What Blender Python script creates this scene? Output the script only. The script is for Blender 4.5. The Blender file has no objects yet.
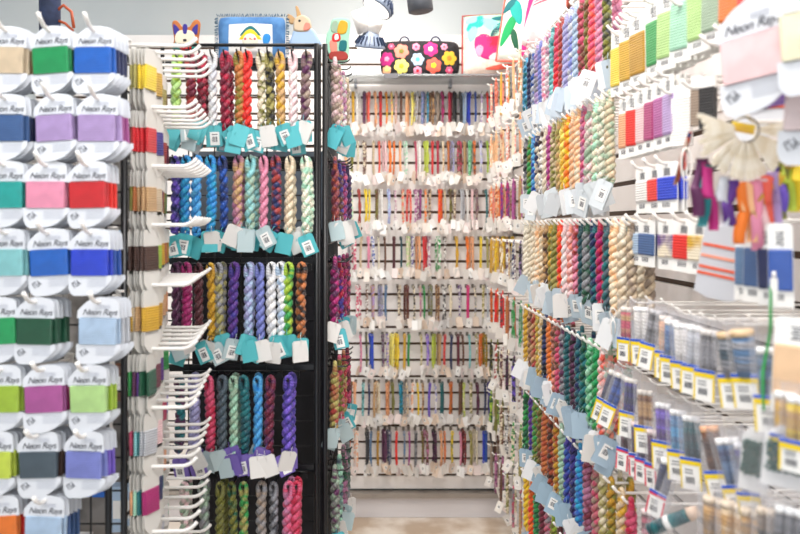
import bpy, math, random
from mathutils import Vector, Matrix
random.seed(7)
R = random.random
def U(a, b): return a + (b - a) * random.random()
PI = math.pi
col = bpy.context.scene.collection
H = 1.37          # camera height
F = 778.0         # focal length in pixels of the 800 px frame
def P(px, py, Y): return ((px - 375) / F * Y, Y, H + (225 - py) / F * Y)

# ---------------------------------------------------------------- colours
HEX = dict(
 white='f4f1ee', cream='efe2c8', ivory='f5ecd8', beige='d9c3a4', tan='c79f6f', taupe='9b8878', grey='8f8f95', silver='c9ccd3', charcoal='3a3c42', black='1b1b1f',
 slate='4a5a66', brown='6e452f', chocolate='45291f', rust='a8482a', copper='c0703a', orange='f07a22', peach='f4b183', apricot='f6c08e', coral='ee6350', salmon='f08f7c',
 red='d81f2a', crimson='b8103c', scarlet='ee2418', brick='a83a32', burgundy='701a34', maroon='571826', plum='5b2450', purple='5a2d86', violet='7457c8', indigo='3a2f8c',
 lilac='b79bd0', lavender='a9a6d6', mauve='b9789c', orchid='b0559a', magenta='b01c70', pink='ec93b0', rose='cf4d70', blush='f3cdd0', fuchsia='e02a80',
 navy='1d2a5c', blue='2456b0', royal='1c3ecb', cobalt='0c62c4', sky='5aaee0', cyan='2ba4cf', azure='2f8fd8', powder='b2cbe6', steel='5d7fa6', denim='3a5f95',
 aqua='8fd3d6', turquoise='18a8a0', teal='0f6e74', petrol='114a55', mint='a8dcbf', sage='9bb39a', green='2f9a4c', emerald='0d9c58', forest='12553a', olive='7b7a2c',
 khaki='aaa05a', lime='a8c93a', chartreuse='c6d84a', yellow='f3d32c', lemon='f6e877', gold='d9a92c', mustard='c08f20', periwinkle='7d86d0', pistachio='b9e08f')
def lin(c): return c / 12.92 if c <= .04045 else ((c + .055) / 1.055) ** 2.4
def rgb(n):
    h = HEX.get(n, n)
    return tuple(lin(int(h[i:i + 2], 16) / 255) for i in (0, 2, 4))

# ---------------------------------------------------------------- materials
def mat(name, c, rough=.5, metal=0, spec=.5, **kw):
    m = bpy.data.materials.new(name); m.use_nodes = True
    b = m.node_tree.nodes['Principled BSDF']
    b.inputs['Base Color'].default_value = (*(rgb(c) if isinstance(c, str) else c), 1)
    b.inputs['Roughness'].default_value = rough; b.inputs['Metallic'].default_value = metal
    b.inputs['Specular IOR Level'].default_value = spec
    for k, v in kw.items(): b.inputs[k.replace('_', ' ')].default_value = v
    return m
def noisy(m, c1, c2, scale=20, detail=3, bump=0, coord='Object', lo=.4, hi=.6):
    nt = m.node_tree; b = nt.nodes['Principled BSDF']
    tc = nt.nodes.new('ShaderNodeTexCoord'); n = nt.nodes.new('ShaderNodeTexNoise'); r = nt.nodes.new('ShaderNodeValToRGB')
    n.inputs['Scale'].default_value = scale; n.inputs['Detail'].default_value = detail
    r.color_ramp.elements[0].position = lo; r.color_ramp.elements[1].position = hi
    r.color_ramp.elements[0].color = (*rgb(c1), 1); r.color_ramp.elements[1].color = (*rgb(c2), 1)
    nt.links.new(tc.outputs[coord], n.inputs['Vector']); nt.links.new(n.outputs['Fac'], r.inputs['Fac']); nt.links.new(r.outputs['Color'], b.inputs['Base Color'])
    if bump:
        bp = nt.nodes.new('ShaderNodeBump'); bp.inputs['Strength'].default_value = bump; bp.inputs['Distance'].default_value = .002
        nt.links.new(n.outputs['Fac'], bp.inputs['Height']); nt.links.new(bp.outputs['Normal'], b.inputs['Normal'])
    return m
def thread_mat(name, mode):
    """yarn: the two dye colours of each skein come from the object itself; mode 'ply' = spiralling strands of a hank, 'wrap' = thread wound flat round a card"""
    m = bpy.data.materials.new(name); m.use_nodes = True
    nt = m.node_tree; L = nt.links.new; b = nt.nodes['Principled BSDF']
    a1 = nt.nodes.new('ShaderNodeAttribute'); a1.attribute_type = 'OBJECT'; a1.attribute_name = 'tint'
    a2 = nt.nodes.new('ShaderNodeAttribute'); a2.attribute_type = 'OBJECT'; a2.attribute_name = 'tint2'
    mx = nt.nodes.new('ShaderNodeMixRGB')
    L(a1.outputs['Color'], mx.inputs[1]); L(a2.outputs['Color'], mx.inputs[2])
    w = nt.nodes.new('ShaderNodeTexWave'); bp = nt.nodes.new('ShaderNodeBump')
    n = nt.nodes.new('ShaderNodeTexNoise'); rp = nt.nodes.new('ShaderNodeValToRGB')
    oi = nt.nodes.new('ShaderNodeObjectInfo')
    if mode == 'ply':
        uv = nt.nodes.new('ShaderNodeUVMap'); uv.uv_map = 'UVMap'
        mp = nt.nodes.new('ShaderNodeMapping'); L(uv.outputs['UV'], mp.inputs['Vector'])
        mp.inputs['Scale'].default_value = (1, 1, 1)
        L(mp.outputs['Vector'], w.inputs['Vector']); w.bands_direction = 'DIAGONAL'; w.inputs['Scale'].default_value = 1.4; w.inputs['Distortion'].default_value = .5
        sep = nt.nodes.new('ShaderNodeSeparateXYZ'); L(uv.outputs['UV'], sep.inputs[0])
        cmb = nt.nodes.new('ShaderNodeCombineXYZ'); L(sep.outputs['Y'], cmb.inputs[0]); L(oi.outputs['Random'], cmb.inputs[1])
        mu = nt.nodes.new('ShaderNodeVectorMath'); mu.operation = 'MULTIPLY'; mu.inputs[1].default_value = (1, 37, 1); L(cmb.outputs[0], mu.inputs[0])
        L(mu.outputs[0], n.inputs['Vector']); n.inputs['Scale'].default_value = .9
        bp.inputs['Distance'].default_value = .0012
    else:
        tc = nt.nodes.new('ShaderNodeTexCoord'); L(tc.outputs['Object'], w.inputs['Vector'])
        w.bands_direction = 'Z'; w.inputs['Scale'].default_value = 80; w.inputs['Distortion'].default_value = .8; w.inputs['Detail Scale'].default_value = 8
        L(tc.outputs['Object'], n.inputs['Vector']); n.inputs['Scale'].default_value = 25
        bp.inputs['Distance'].default_value = .0014
    rp.color_ramp.elements[0].position = .42; rp.color_ramp.elements[1].position = .58
    L(n.outputs['Fac'], rp.inputs['Fac']); L(rp.outputs['Color'], mx.inputs[0])
    hs = nt.nodes.new('ShaderNodeHueSaturation'); L(mx.outputs[0], hs.inputs['Color'])
    L(hs.outputs['Color'], b.inputs['Base Color'])
    L(w.outputs['Fac'], bp.inputs['Height']); bp.inputs['Strength'].default_value = .7
    L(bp.outputs['Normal'], b.inputs['Normal'])
    b.inputs['Roughness'].default_value = .42; b.inputs['Sheen Weight'].default_value = .15
    return m
M = {}
M['ply'] = thread_mat('twisted_thread', 'ply'); M['wrap'] = thread_mat('wound_thread', 'wrap')
def tint_plain(name, rough=.5):
    m = mat(name, 'white', rough); nt = m.node_tree
    a = nt.nodes.new('ShaderNodeAttribute'); a.attribute_type = 'OBJECT'; a.attribute_name = 'tint'
    nt.links.new(a.outputs['Color'], nt.nodes['Principled BSDF'].inputs['Base Color']); return m
M['tint'] = tint_plain('dyed_fabric', .55); M['paper_tint'] = tint_plain('coloured_card', .35)
M['paper'] = mat('white_card', 'fbfaf7', .45); M['paper2'] = mat('off_white_card', 'ece6de', .5)
M['ink'] = mat('grey_ink', '4a4a55', .6); M['softink'] = mat('pale_ink', 'b9bcc8', .6)
M['wplastic'] = mat('white_plastic', 'f3efea', .28); M['bwire'] = mat('black_coated_wire', '101014', .35)
M['steel'] = mat('steel_wire', '8d8880', .3, .9)
M['slat'] = noisy(mat('white_slat_board', 'f6f2f0', .35), 'f0ebe8', 'f9f6f4', 3)
M['groove'] = mat('slot_channel', '5c4536', .6)
M['wallp'] = noisy(mat('grey_wall_paint', 'c9cfd1', .8), 'c5cccf', 'cdd2d3', 2)
M['ceil'] = mat('ceiling_paint', 'e8e8e6', .9)
M['floor'] = noisy(mat('pale_stone_floor', 'd8c8b8', .4), 'bfa992', 'eadfd2', 5, 8, .1)
M['kick'] = mat('kick_board', 'e2dfe2', .25)
M['board'] = noisy(mat('dark_interior', '18171b', .7), '131216', '24222a', 12)  # near-black tone carries the gloom inside the rack
M['greyboard'] = noisy(mat('grey_backing', '77706a', .7), '5b5652', '97918c', 9)
M['yellow'] = mat('yellow_print', 'f5d51c', .4); M['blueprint'] = mat('blue_print', '2257c8', .4); M['redprint'] = mat('red_print', 'e0415c', .4)
M['navycloth'] = noisy(mat('navy_canvas', '26324f', .7), '1f2a45', '2f3c5e', 30, 4, .2)
M['strap'] = mat('orange_leather', 'b8532e', .45)
M['glassy'] = mat('clear_acrylic', 'dfe6e8', .08); M['glassy'].node_tree.nodes['Principled BSDF'].inputs['Transmission Weight'].default_value = .75
def plastic_film():
    m = bpy.data.materials.new('clear_film'); m.use_nodes = True; nt = m.node_tree; nt.nodes.clear()
    o = nt.nodes.new('ShaderNodeOutputMaterial'); t = nt.nodes.new('ShaderNodeBsdfTransparent'); p = nt.nodes.new('ShaderNodeBsdfPrincipled')
    mx = nt.nodes.new('ShaderNodeMixShader'); lw = nt.nodes.new('ShaderNodeLayerWeight'); r = nt.nodes.new('ShaderNodeMapRange')
    t.inputs[0].default_value = (.97, .97, .98, 1); p.inputs['Base Color'].default_value = (.85, .84, .86, 1); p.inputs['Roughness'].default_value = .12
    lw.inputs[0].default_value = .35; r.inputs[3].default_value = .07; r.inputs[4].default_value = .5
    tc = nt.nodes.new('ShaderNodeTexCoord'); n = nt.nodes.new('ShaderNodeTexNoise'); n.inputs['Scale'].default_value = 45; bp = nt.nodes.new('ShaderNodeBump'); bp.inputs['Distance'].default_value = .004
    L = nt.links.new
    L(tc.outputs['Object'], n.inputs['Vector']); L(n.outputs['Fac'], bp.inputs['Height']); L(bp.outputs['Normal'], p.inputs['Normal'])
    L(lw.outputs['Facing'], r.inputs[0]); L(r.outputs[0], mx.inputs[0]); L(t.outputs[0], mx.inputs[1]); L(p.outputs[0], mx.inputs[2]); L(mx.outputs[0], o.inputs[0])
    return m
M['film'] = plastic_film()

# ---------------------------------------------------------------- mesh builder
class MB:
    def __init__(s): s.v = []; s.f = []; s.m = []; s.uv = []; s.sm = []
    def add(s, vs, fs, mi=0, uvs=None, smooth=False):
        o = len(s.v); s.v += [tuple(v) for v in vs]
        for k, f in enumerate(fs):
            s.f.append([i + o for i in f]); s.m.append(mi); s.uv.append(uvs[k] if uvs else None); s.sm.append(smooth)
        return s
    def box(s, c, d, mi=0, rot=None):
        x, y, z = (q / 2 for q in d); c = Vector(c)
        vs = [Vector((a * x, b * y, e * z)) for a in (-1, 1) for b in (-1, 1) for e in (-1, 1)]
        if rot is not None: vs = [rot @ v for v in vs]
        return s.add([v + c for v in vs], [(0, 1, 3, 2), (4, 6, 7, 5), (0, 4, 5, 1), (2, 3, 7, 6), (0, 2, 6, 4), (1, 5, 7, 3)], mi)
    def tube(s, pts, r, n=8, mi=0, caps=True, vlen=1.0):
        pts = [Vector(p) for p in pts]; N = len(pts)
        rr = r if isinstance(r, (list, tuple)) else [r] * N
        t0 = (pts[1] - pts[0]).normalized(); nrm = t0.orthogonal().normalized()
        vs = []; d = 0; ds = []
        for i, p in enumerate(pts):
            t = (pts[min(i + 1, N - 1)] - pts[max(i - 1, 0)]).normalized()
            nrm = (nrm - t * nrm.dot(t)).normalized(); bn = t.cross(nrm)
            if i: d += (p - pts[i - 1]).length
            ds.append(d / vlen)
            for k in range(n):
                a = 2 * PI * k / n; vs.append(p + (nrm * math.cos(a) + bn * math.sin(a)) * rr[i])
        fs = []; uvs = []
        for i in range(N - 1):
            for k in range(n):
                k2 = (k + 1) % n
                fs.append((i * n + k, i * n + k2, (i + 1) * n + k2, (i + 1) * n + k))
                uvs.append([(k / n, ds[i]), ((k + 1) / n, ds[i]), ((k + 1) / n, ds[i + 1]), (k / n, ds[i + 1])])
        s.add(vs, fs, mi, uvs, True)
        if caps:
            o = len(s.v) - len(vs)
            s.f.append([o + k for k in reversed(range(n))]); s.m.append(mi); s.uv.append(None); s.sm.append(False)
            s.f.append([o + (N - 1) * n + k for k in range(n)]); s.m.append(mi); s.uv.append(None); s.sm.append(False)
        return s
    def plate(s, outline, t, mi=0, y=0):
        """closed outline in the XZ plane, thickness t along Y, front at y - t/2"""
        n = len(outline)
        vs = [(x, y - t / 2, z) for x, z in outline] + [(x, y + t / 2, z) for x, z in outline]
        fs = [tuple(range(n)), tuple(reversed(range(n, 2 * n)))] + [((i + 1) % n, i, i + n, (i + 1) % n + n) for i in range(n)]
        return s.add(vs, fs, mi)
    def lathe(s, prof, n=24, mi=0, mt=None):
        vs = []; fs = []
        for r, z in prof:
            for k in range(n):
                a = 2 * PI * k / n; v = Vector((r * math.cos(a), r * math.sin(a), z)); vs.append(mt @ v if mt else v)
        for i in range(len(prof) - 1):
            for k in range(n):
                k2 = (k + 1) % n; fs.append((i * n + k, i * n + k2, (i + 1) * n + k2, (i + 1) * n + k))
        return s.add(vs, fs, mi, None, True)
    def mesh(s, name, mats):
        me = bpy.data.meshes.new(name); me.from_pydata(s.v, [], s.f)
        for m in (mats if isinstance(mats, (list, tuple)) else [mats]): me.materials.append(m)
        me.polygons.foreach_set('material_index', s.m); me.polygons.foreach_set('use_smooth', s.sm)
        if any(u for u in s.uv):
            ul = me.uv_layers.new(name='UVMap').data; i = 0
            for f, u in zip(s.f, s.uv):
                for k in range(len(f)):
                    if u: ul[i].uv = u[k]
                    i += 1
        me.update(); return me

def ob(name, me, parent=None, loc=(0, 0, 0), rot=(0, 0, 0), tint=None, tint2=None):
    o = bpy.data.objects.new(name, me); col.objects.link(o)
    if parent is not None: o.parent = parent
    o.location = loc; o.rotation_euler = rot
    if tint is not None:
        o['tint'] = list(tint); o['tint2'] = list(tint2 if tint2 is not None else tint)
    return o
LABELS = {}
def tag(o, label, cat, group=None):
    w = label.split()
    if not 4 <= len(w) <= 16: print('LABEL LENGTH', len(w), label)
    LABELS.setdefault(label.lower(), []).append(o.name)
    o['label'] = label; o['category'] = cat
    if group: o['group'] = group
    return o
def struct(o): o['kind'] = 'structure'; return o
ORD = 'first second third fourth fifth sixth seventh eighth ninth tenth eleventh twelfth thirteenth fourteenth fifteenth sixteenth seventeenth eighteenth nineteenth twentieth'.split()
def ordw(i):
    if i < 20: return ORD[i]
    t = ['twenty', 'thirty', 'forty'][(i + 1) // 10 - 2]; u = (i + 1) % 10
    return {'twenty': 'twentieth', 'thirty': 'thirtieth', 'forty': 'fortieth'}[t] if u == 0 else t + '-' + ORD[u - 1]

# ---------------------------------------------------------------- the setting
def slab(name, c, d, m):
    b = MB().box(c, d); return struct(ob(name, b.mesh(name, m)))
YB = 3.66; XR = .65
slab('floor', (-.6, 1.4, -.03), (4.4, 5.2, .06), M['floor'])
slab('ceiling', (-.6, 1.9, H + 1.33), (4.4, 4.2, .06), M['ceil'])
slab('wall_back', (-.6, YB + .09, 1.36), (4.4, .1, 2.72), M['wallp'])
slab('wall_right', (XR + .08, 1.4, 1.36), (.1, 5.2, 2.72), M['wallp'])
slab('wall_left', (-2.55, 1.4, 1.36), (.1, 5.2, 2.72), M['wallp'])
def slatpanel(name, along, a0, a1, z0, ztop, zs, front):
    """boards between the dark slots; each slot is a real recess over a brown channel"""
    b = MB(); g = .0062; t = .012
    edges = sorted([z0, ztop] + [z for z in zs if z0 < z < ztop])
    def bx(za, zb, ya, yb, mi):
        c = ((a0 + a1) / 2, (ya + yb) / 2, (za + zb) / 2); d = (a1 - a0, abs(yb - ya), zb - za)
        if along == 'y': c = (c[1], c[0], c[2]); d = (d[1], d[0], d[2])
        b.box(c, d, mi)
    for i in range(len(edges) - 1):
        bx(edges[i] + (g if i else 0), edges[i + 1] - (g if i < len(edges) - 2 else 0), front, front + t, 0)
    bx(z0, ztop, front + t + .001, front + t + .006, 1)
    return struct(ob(name, b.mesh(name, [M['slat'], M['groove']])))
GZ = [H + (225 - (48 + 16.42 * k)) / F * YB for k in range(27)]
slatpanel('trim_1', 'x', -1.6, XR - .002, .13, H + .894, GZ, YB)
GR = [H - .124 + .0775 * k for k in range(-14, 12)]
slatpanel('trim_2', 'y', .2, YB - .002, .13, H + .894, GR, XR)
b = MB().box((-.5, YB - .012, .108), (2.29, .05, .022), 0).box((-.5, YB + .008, .05), (2.29, .05, .098), 1)
struct(ob('baseboard_back', b.mesh('baseboard_back', [mat('ledge_metal', 'a39a92', .3), M['kick']])))
b = MB().box((XR + .01, 1.8, .06), (.03, 3.6, .12), 0)
struct(ob('baseboard_right', b.mesh('baseboard_right', M['kick'])))

# ---------------------------------------------------------------- hanks
def hank_mesh(name, L, r, turns, ppt=8, n=8, loop=.016, hookr=.003, sway=0., open_=1.0):
    """one closed bundle of thread doubled over a hook and twisted on itself; origin = axis of the hook, hook along Y"""
    a = r * .92; tw = L - loop - r
    pts = []; rr = []
    Nn = max(8, int(turns * ppt))
    def sw(z): return sway * math.sin(PI * min(1, -z / L))
    ztop = -loop; zb = -L + r * 1.6
    for i in range(Nn + 1):
        t = i / Nn; z = zb + (ztop - zb) * t; A = 2 * PI * turns * (t - 1)
        fl = 1 - .25 * math.exp(-t * 14)
        pts.append((a * math.cos(A) + sw(z), a * math.sin(A), z)); rr.append(r * fl * (1 + .05 * math.sin(9 * t + turns)))
    top = hookr + r
    for k in range(1, 8):
        A = PI * k / 8
        wx = (a * math.cos(A)) * (1 + .75 * math.sin(A) * open_)
        pts.append((wx, 0, ztop + (top - ztop) * math.sin(A) ** .8)); rr.append(r * (1 - .22 * math.sin(A)))
    for i in range(Nn + 1):
        t = 1 - i / Nn; z = zb + (ztop - zb) * t; A = 2 * PI * turns * (t - 1) + PI
        fl = 1 - .25 * math.exp(-t * 14)
        pts.append((a * math.cos(A) + sw(z), a * math.sin(A), z)); rr.append(r * fl)
    # doubled-over bottom
    b = MB().tube(pts, rr, n, 0, True, vlen=.012)
    A0 = 2 * PI * turns * (-1)
    arc = [(a * math.cos(A0) * math.cos(PI * k / 5), a * math.sin(A0) * math.cos(PI * k / 5), zb - r * .9 * math.sin(PI * k / 5)) for k in range(6)]
    b.tube(arc, r * .76, n, 0, True, vlen=.012)
    return b.mesh(name, M['ply'])
HM = [hank_mesh('hank', .142 + .006 * (i % 3), .0050 + .0007 * (i % 2), t, sway=s, loop=.015) for i, (t, s) in enumerate([(3, .002), (3.5, -.002), (4, 0), (4.5, .003)])]
HR = [hank_mesh('hank', .165 + .006 * (i % 3), .0051 + .0006 * (i % 2), t, sway=s, loop=.014) for i, (t, s) in enumerate([(4, .002), (4.5, -.002), (5, 0), (5.5, .002)])]
HS = [hank_mesh('hank', .150 + .006 * (i % 4), .0030 + .0006 * (i % 3), t, 6, 6, loop=.010, hookr=.002, sway=s) for i, (t, s) in enumerate([(5, .003), (6, -.003), (7, 0), (8, .003), (6.5, 0), (1, .004)])]

def tag_mesh(w, h, fold, m, sticker=True):
    c = .12 * w
    out = [(-w / 2, -h), (w / 2, -h), (w / 2, -c), (w / 2 - c, 0), (-w / 2 + c, 0), (-w / 2, -c)]
    b = MB().plate(out, .0007, 0)
    if fold: b.plate([(x, z * .97) for x, z in out], .0007, 0, y=.004)
    b.tube([(0, -.004, -.006), (0, -.002, .004), (.001, .001, .012)], .0005, 4, 0)
    return b.mesh('tag', m)
def sticker_mesh(w, h):
    b = MB().plate([(-w / 2, -h), (w / 2, -h), (w / 2, 0), (-w / 2, 0)], .0004, 0)
    x = -w * .3
    for k in range(7):
        ww = w * (.03 + .04 * (k % 3) / 2)
        b.plate([(x, -h * .75), (x + ww, -h * .75), (x + ww, -h * .35), (x, -h * .35)], .0002, 1, y=-.0003)
        x += w * .088
    b.plate([(-w * .3, -h * .22), (w * .3, -h * .22), (w * .3, -h * .16), (-w * .3, -h * .16)], .0002, 1, y=-.0003)
    return b.mesh('price_sticker', [M['paper'], M['ink']])
TAGC = tag_mesh(.031, .041, True, M['paper_tint']); TAGR = tag_mesh(.033, .052, True, M['paper_tint']); TAGS = tag_mesh(.027, .044, True, M['paper_tint'])
STK = sticker_mesh(.018, .026); STKS = sticker_mesh(.013, .018)

def names(c):
    p = c.split('/'); return p[0] if len(p) == 1 else p[0] + '-and-' + p[1]
def jit(c, a=.06):
    k = 1 + U(-a, a); return tuple(min(1, max(0, q * k)) for q in c)
def cols(c):
    p = c.split('/'); t = jit(rgb(p[0])); 
    if len(p) > 1: return t, jit(rgb(p[1]))
    return t, tuple(q * .78 + .02 for q in t)
def add_hank(kind, meshes, c, loc, rz, tagmesh, tagcol, sticker=None, L=.15, tagn=1, spread=.6, front=(0, -1)):
    """front = world direction the tag is turned to"""
    me = random.choice(meshes)
    t1, t2 = cols(c)
    root = ob(kind, me, None, loc, (U(-.02, .02), U(-.02, .02), rz), t1, t2)
    fx, fy = front
    base = math.atan2(fx, -fy)          # yaw which turns a tag's -Y face to the front direction
    for k in range(tagn):
        yaw = base + U(-spread, spread) - rz
        off = Vector((fx, fy, 0)) * (.011 + .006 * k) + Vector((-fy, fx, 0)) * U(-.008, .008)
        off.rotate(Matrix.Rotation(-rz, 3, 'Z'))
        tg = ob('tag', tagmesh, root, (off.x, off.y, -L * U(.86, 1.02) + .004), (U(-.1, .3), U(-.5, .5), yaw), rgb(tagcol if k == 0 else random.choice(['e9e6e2', tagcol])))
        if sticker is not None and k == 0 and R() < .6:
            ob('price_sticker', sticker, tg, (U(-.003, .003), -.0012, -.012))
    return root

# ---------------------------------------------------------------- hooks (run along -Y from the plate, tip turned up)
def hook_mesh(L, r, up, m, plate, curve=.014):
    b = MB().tube([(0, .002, 0), (0, -L * .5, 0), (0, -(L - curve), 0), (0, -(L - curve * .6), up * .18), (0, -(L - curve * .25), up * .55), (0, -L, up)], r, 8)
    rod = b.mesh('hook', m)
    w, h = plate
    p = MB().box((0, .001, -h * .2), (w, .004, h)).tube([(-w / 2, -.002, h * .3), (w / 2, -.002, h * .3)], .0022, 6)
    return rod, p.mesh('mounting_plate', m)
HOOKS = {
 'white_long': hook_mesh(.235, .0026, .012, M['wplastic'], (.03, .03)),
 'white_short': hook_mesh(.106, .0030, .013, M['wplastic'], (.014, .024), .02),
 'white_card': hook_mesh(.100, .0030, .016, M['wplastic'], (.014, .024), .022),
 'black': hook_mesh(.105, .0017, .010, M['bwire'], (.026, .014)),
 'black_short': hook_mesh(.048, .0016, .007, M['bwire'], (.026, .014), .01),
 'steel': hook_mesh(.100, .0014, .006, M['steel'], (.012, .016)),
 'wire_long': hook_mesh(.225, .0015, .010, M['wplastic'], (.02, .03)),
 'white_mid': hook_mesh(.160, .0024, .010, M['wplastic'], (.02, .03)),
}
def add_hook(kind, name, loc, rz, label, group):
    rod, pl = HOOKS[kind]
    o = ob(name, rod, None, loc, (0, 0, rz)); tag(o, label, 'hook', group)
    ob('mounting_plate', pl, o)
    return o

# ================================================================= BACK WALL SKEINS
BACK = [
 '38 blush|58 gold|75 white|108 plum|130 coral|155 peach|180 brick/red|205 orange/gold|228 lemon/peach|250 tan/blush|272 brown|297 peach/apricot|320 lemon|345 taupe/silver|368 steel/lavender|390 teal/sky|412 brown/tan|432 taupe|455 burgundy/magenta|487 crimson|508 black|533 charcoal|558 powder|578 royal|602 blue|630 lilac/white|655 scarlet|690 purple',
 '22 apricot|50 olive|78 cream|103 maroon/cream|150 beige|173 coral|200 blush|220 orange|240 orange/copper|268 peach|295 mint/white|335 rose|355 white|387 chartreuse|412 red|435 crimson|458 tan/cream|482 copper|503 lavender/grey|528 rose/brown|552 tan|577 mint/green|598 brown/orange|625 silver/lavender|655 lime|685 apricot|715 tan/blush|740 beige/white',
 '50 mint/cream|83 brick|113 yellow|130 lemon/yellow|163 olive/brown|185 white|215 powder/lavender|245 mauve/white|280 beige/coral|312 salmon/red|335 orchid/white|358 orchid/plum|382 orange/beige|402 chocolate/beige|443 scarlet/orange|465 beige|490 olive/chocolate|512 brown/cream|540 silver|565 white|590 blush|607 taupe/plum|650 teal|680 salmon|712 orange|735 peach|755 brick/cream',
 '12 grey/white|35 grey|65 rose/white|95 beige|125 pink|145 blue/white|170 ivory|198 brown|240 maroon|272 petrol|300 pistachio/cream|322 indigo/white|350 peach|373 red|400 mauve/white|440 green/white|470 chocolate/white|518 gold|565 orange|590 peach|628 yellow|655 khaki|680 beige/gold|700 apricot|725 yellow|745 gold|765 yellow/gold',
 '40 chocolate|75 rose/white|120 brown/white|148 lilac/tan|183 lavender/grey|205 steel|258 chocolate/cream|300 maroon/brown|328 black/cream|355 mauve/beige|373 green|408 olive/grey|438 tan/brown|462 black/white|490 cream|530 purple/white|570 fuchsia|600 grey/cream|638 khaki/cream|655 silver',
 '90 mauve/pink|115 olive/charcoal|142 royal/blue|190 plum/grey|210 violet/cream|235 lemon|255 yellow|288 gold|308 green|360 khaki/cream|388 lilac/violet|415 chartreuse|445 tan|468 crimson/coral|498 navy|525 burgundy|545 brown|575 aqua|605 khaki/white|625 orange|650 mustard/olive',
 '20 plum/black|40 brown|68 peach|103 aqua/teal|128 navy|155 tan|172 cream|208 copper/peach|232 olive|265 teal/cyan|297 beige/grey|325 peach/white|345 yellow|368 tan/brown|400 violet|425 lavender/white|450 teal|490 copper/orange|535 brown|552 chartreuse/cream|582 olive/cream|610 maroon/plum|645 navy|660 indigo|680 cream',
 '30 orange|75 peach/white|115 charcoal|138 steel|170 mustard|200 plum|222 navy/grey|252 scarlet|285 steel/grey|308 orchid|338 charcoal/grey|365 olive/brown|385 mauve/brown|425 plum/black|448 peach|465 orange/copper|500 olive/yellow|535 pink|555 brick/maroon|580 khaki|608 cream|640 royal|650 blue|672 charcoal|700 brown']
ROWY = [92.7, 142, 190.5, 238, 287, 336, 384.5, 433]
for r, (row, y) in enumerate(zip(BACK, ROWY)):
    ents = [e.split(' ', 1) for e in row.split('|')]
    zt = H + (225 - y) / F * 3.57
    place = f'{ORD[r]} back-wall row'
    n = len(ents)
    for i, (cx, c) in enumerate(ents):
        px = 340 + float(cx) / 4.444
        X = (px - 375) / F * 3.57
        lc = names(ents[i - 1][1]) if i else None; rc = names(ents[i + 1][1]) if i < n - 1 else None
        near = f'between {lc} and {rc}' if lc and rc else (f'beside the {rc} one at the row end' if rc else f'beside the {lc} one at the row end')
        add_hook('steel', 'wire_hook', (X, YB - .002, zt), 0, f'thin steel hook carrying the {names(c)} skein, {place}, {ordw(i)} from left', 'steel hooks on the back wall')
        nd = 2 if R() < .46 else 1
        tc = random.choice(['fbf9f6', 'f6ece4', 'ffffff', 'efdccb', 'f3e6e4'])
        for k in range(nd):
            o = add_hank('thread_skein', HS, c, (X + k * random.choice((-.009, .009)), 3.578 + .03 * k, zt), U(-.5, .5), TAGS, tc, STKS, .16, 2 if R() < .6 else 1, 1.2)
            if k == 0: tag(o, f'thin {names(c)} thread skein, {place}, {near}', 'thread', 'thin skeins on the back wall')
            else: tag(o, f'rear {names(c)} skein behind its twin, {place}, {ordw(i)} hook from the left', 'thread', 'thin skeins on the back wall')

# ================================================================= RIGHT WALL, FAR SECTION (slim skeins near the corner)
FAR = ['coral/cream|salmon/rust|gold|coral/white|apricot|copper/cream|rose/white',
       'peach/cream|apricot|beige/rust|salmon/white|cream|peach|blush',
       'orange/cream|peach/rust|magenta/purple|plum/magenta|orchid|tan|cream',
       'gold|yellow/gold|mustard/cream|plum/white|navy/white|lilac/black|gold/orange',
       'orange/rust|scarlet|charcoal/red|copper|green/sage|emerald/sage|forest/cream',
       'olive/black|brick/white|maroon/cream|plum/black|violet/black|brown/white|rust',
       'lime/forest|olive|brown/cream|charcoal/white|green/cream|khaki|chocolate',
       'taupe|mauve/plum|brown|olive/cream|rose/grey|tan|yellow/red']
def seqlabels(cs, noun, place, i, cat='thread'):
    lc = names(cs[i - 1]) if i else None; rc = names(cs[i + 1]) if i < len(cs) - 1 else None
    if lc and rc: return f'{names(cs[i])} {noun}, {place}, between {lc} and {rc}'
    return f'{names(cs[i])} {noun}, {place}, end one beside {rc or lc}'
for r, row in enumerate(FAR):
    cs = row.split('|'); zt = H + (225 - ROWY[r]) / F * 3.57 + U(-.006, .006)
    for i, c in enumerate(cs):
        Y = 3.38 - .135 * i
        place = f'{ORD[r]} row at the far corner'
        add_hook('white_mid', 'white_corner_hook', (XR - .002, Y, zt), -PI / 2, f'white hook with the {names(c)} skein, {place}, {ordw(i)} from the corner', 'white hooks beside the corner')
        o = add_hank('corner_skein', HS, c, (XR - .145, Y, zt), PI / 2 + U(-.3, .3), TAGS, random.choice(['f4efe8', 'e6e2dd']), STKS, .15, 1, .9, front=(-.6, -.8))
        tag(o, seqlabels(cs, 'skein', place, i), 'thread', 'thin skeins by the corner')
        o = add_hank('corner_skein', HS, c, (XR - .118, Y - .006, zt), PI / 2 + U(-.5, .5), TAGS, random.choice(['f4efe8', 'f3e6e4']), STKS, .15, 1, .9, front=(-.6, -.8))
        tag(o, f'second {names(c)} skein, {place}, {ordw(i)} hook from corner', 'thread', 'thin skeins by the corner')

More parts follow.
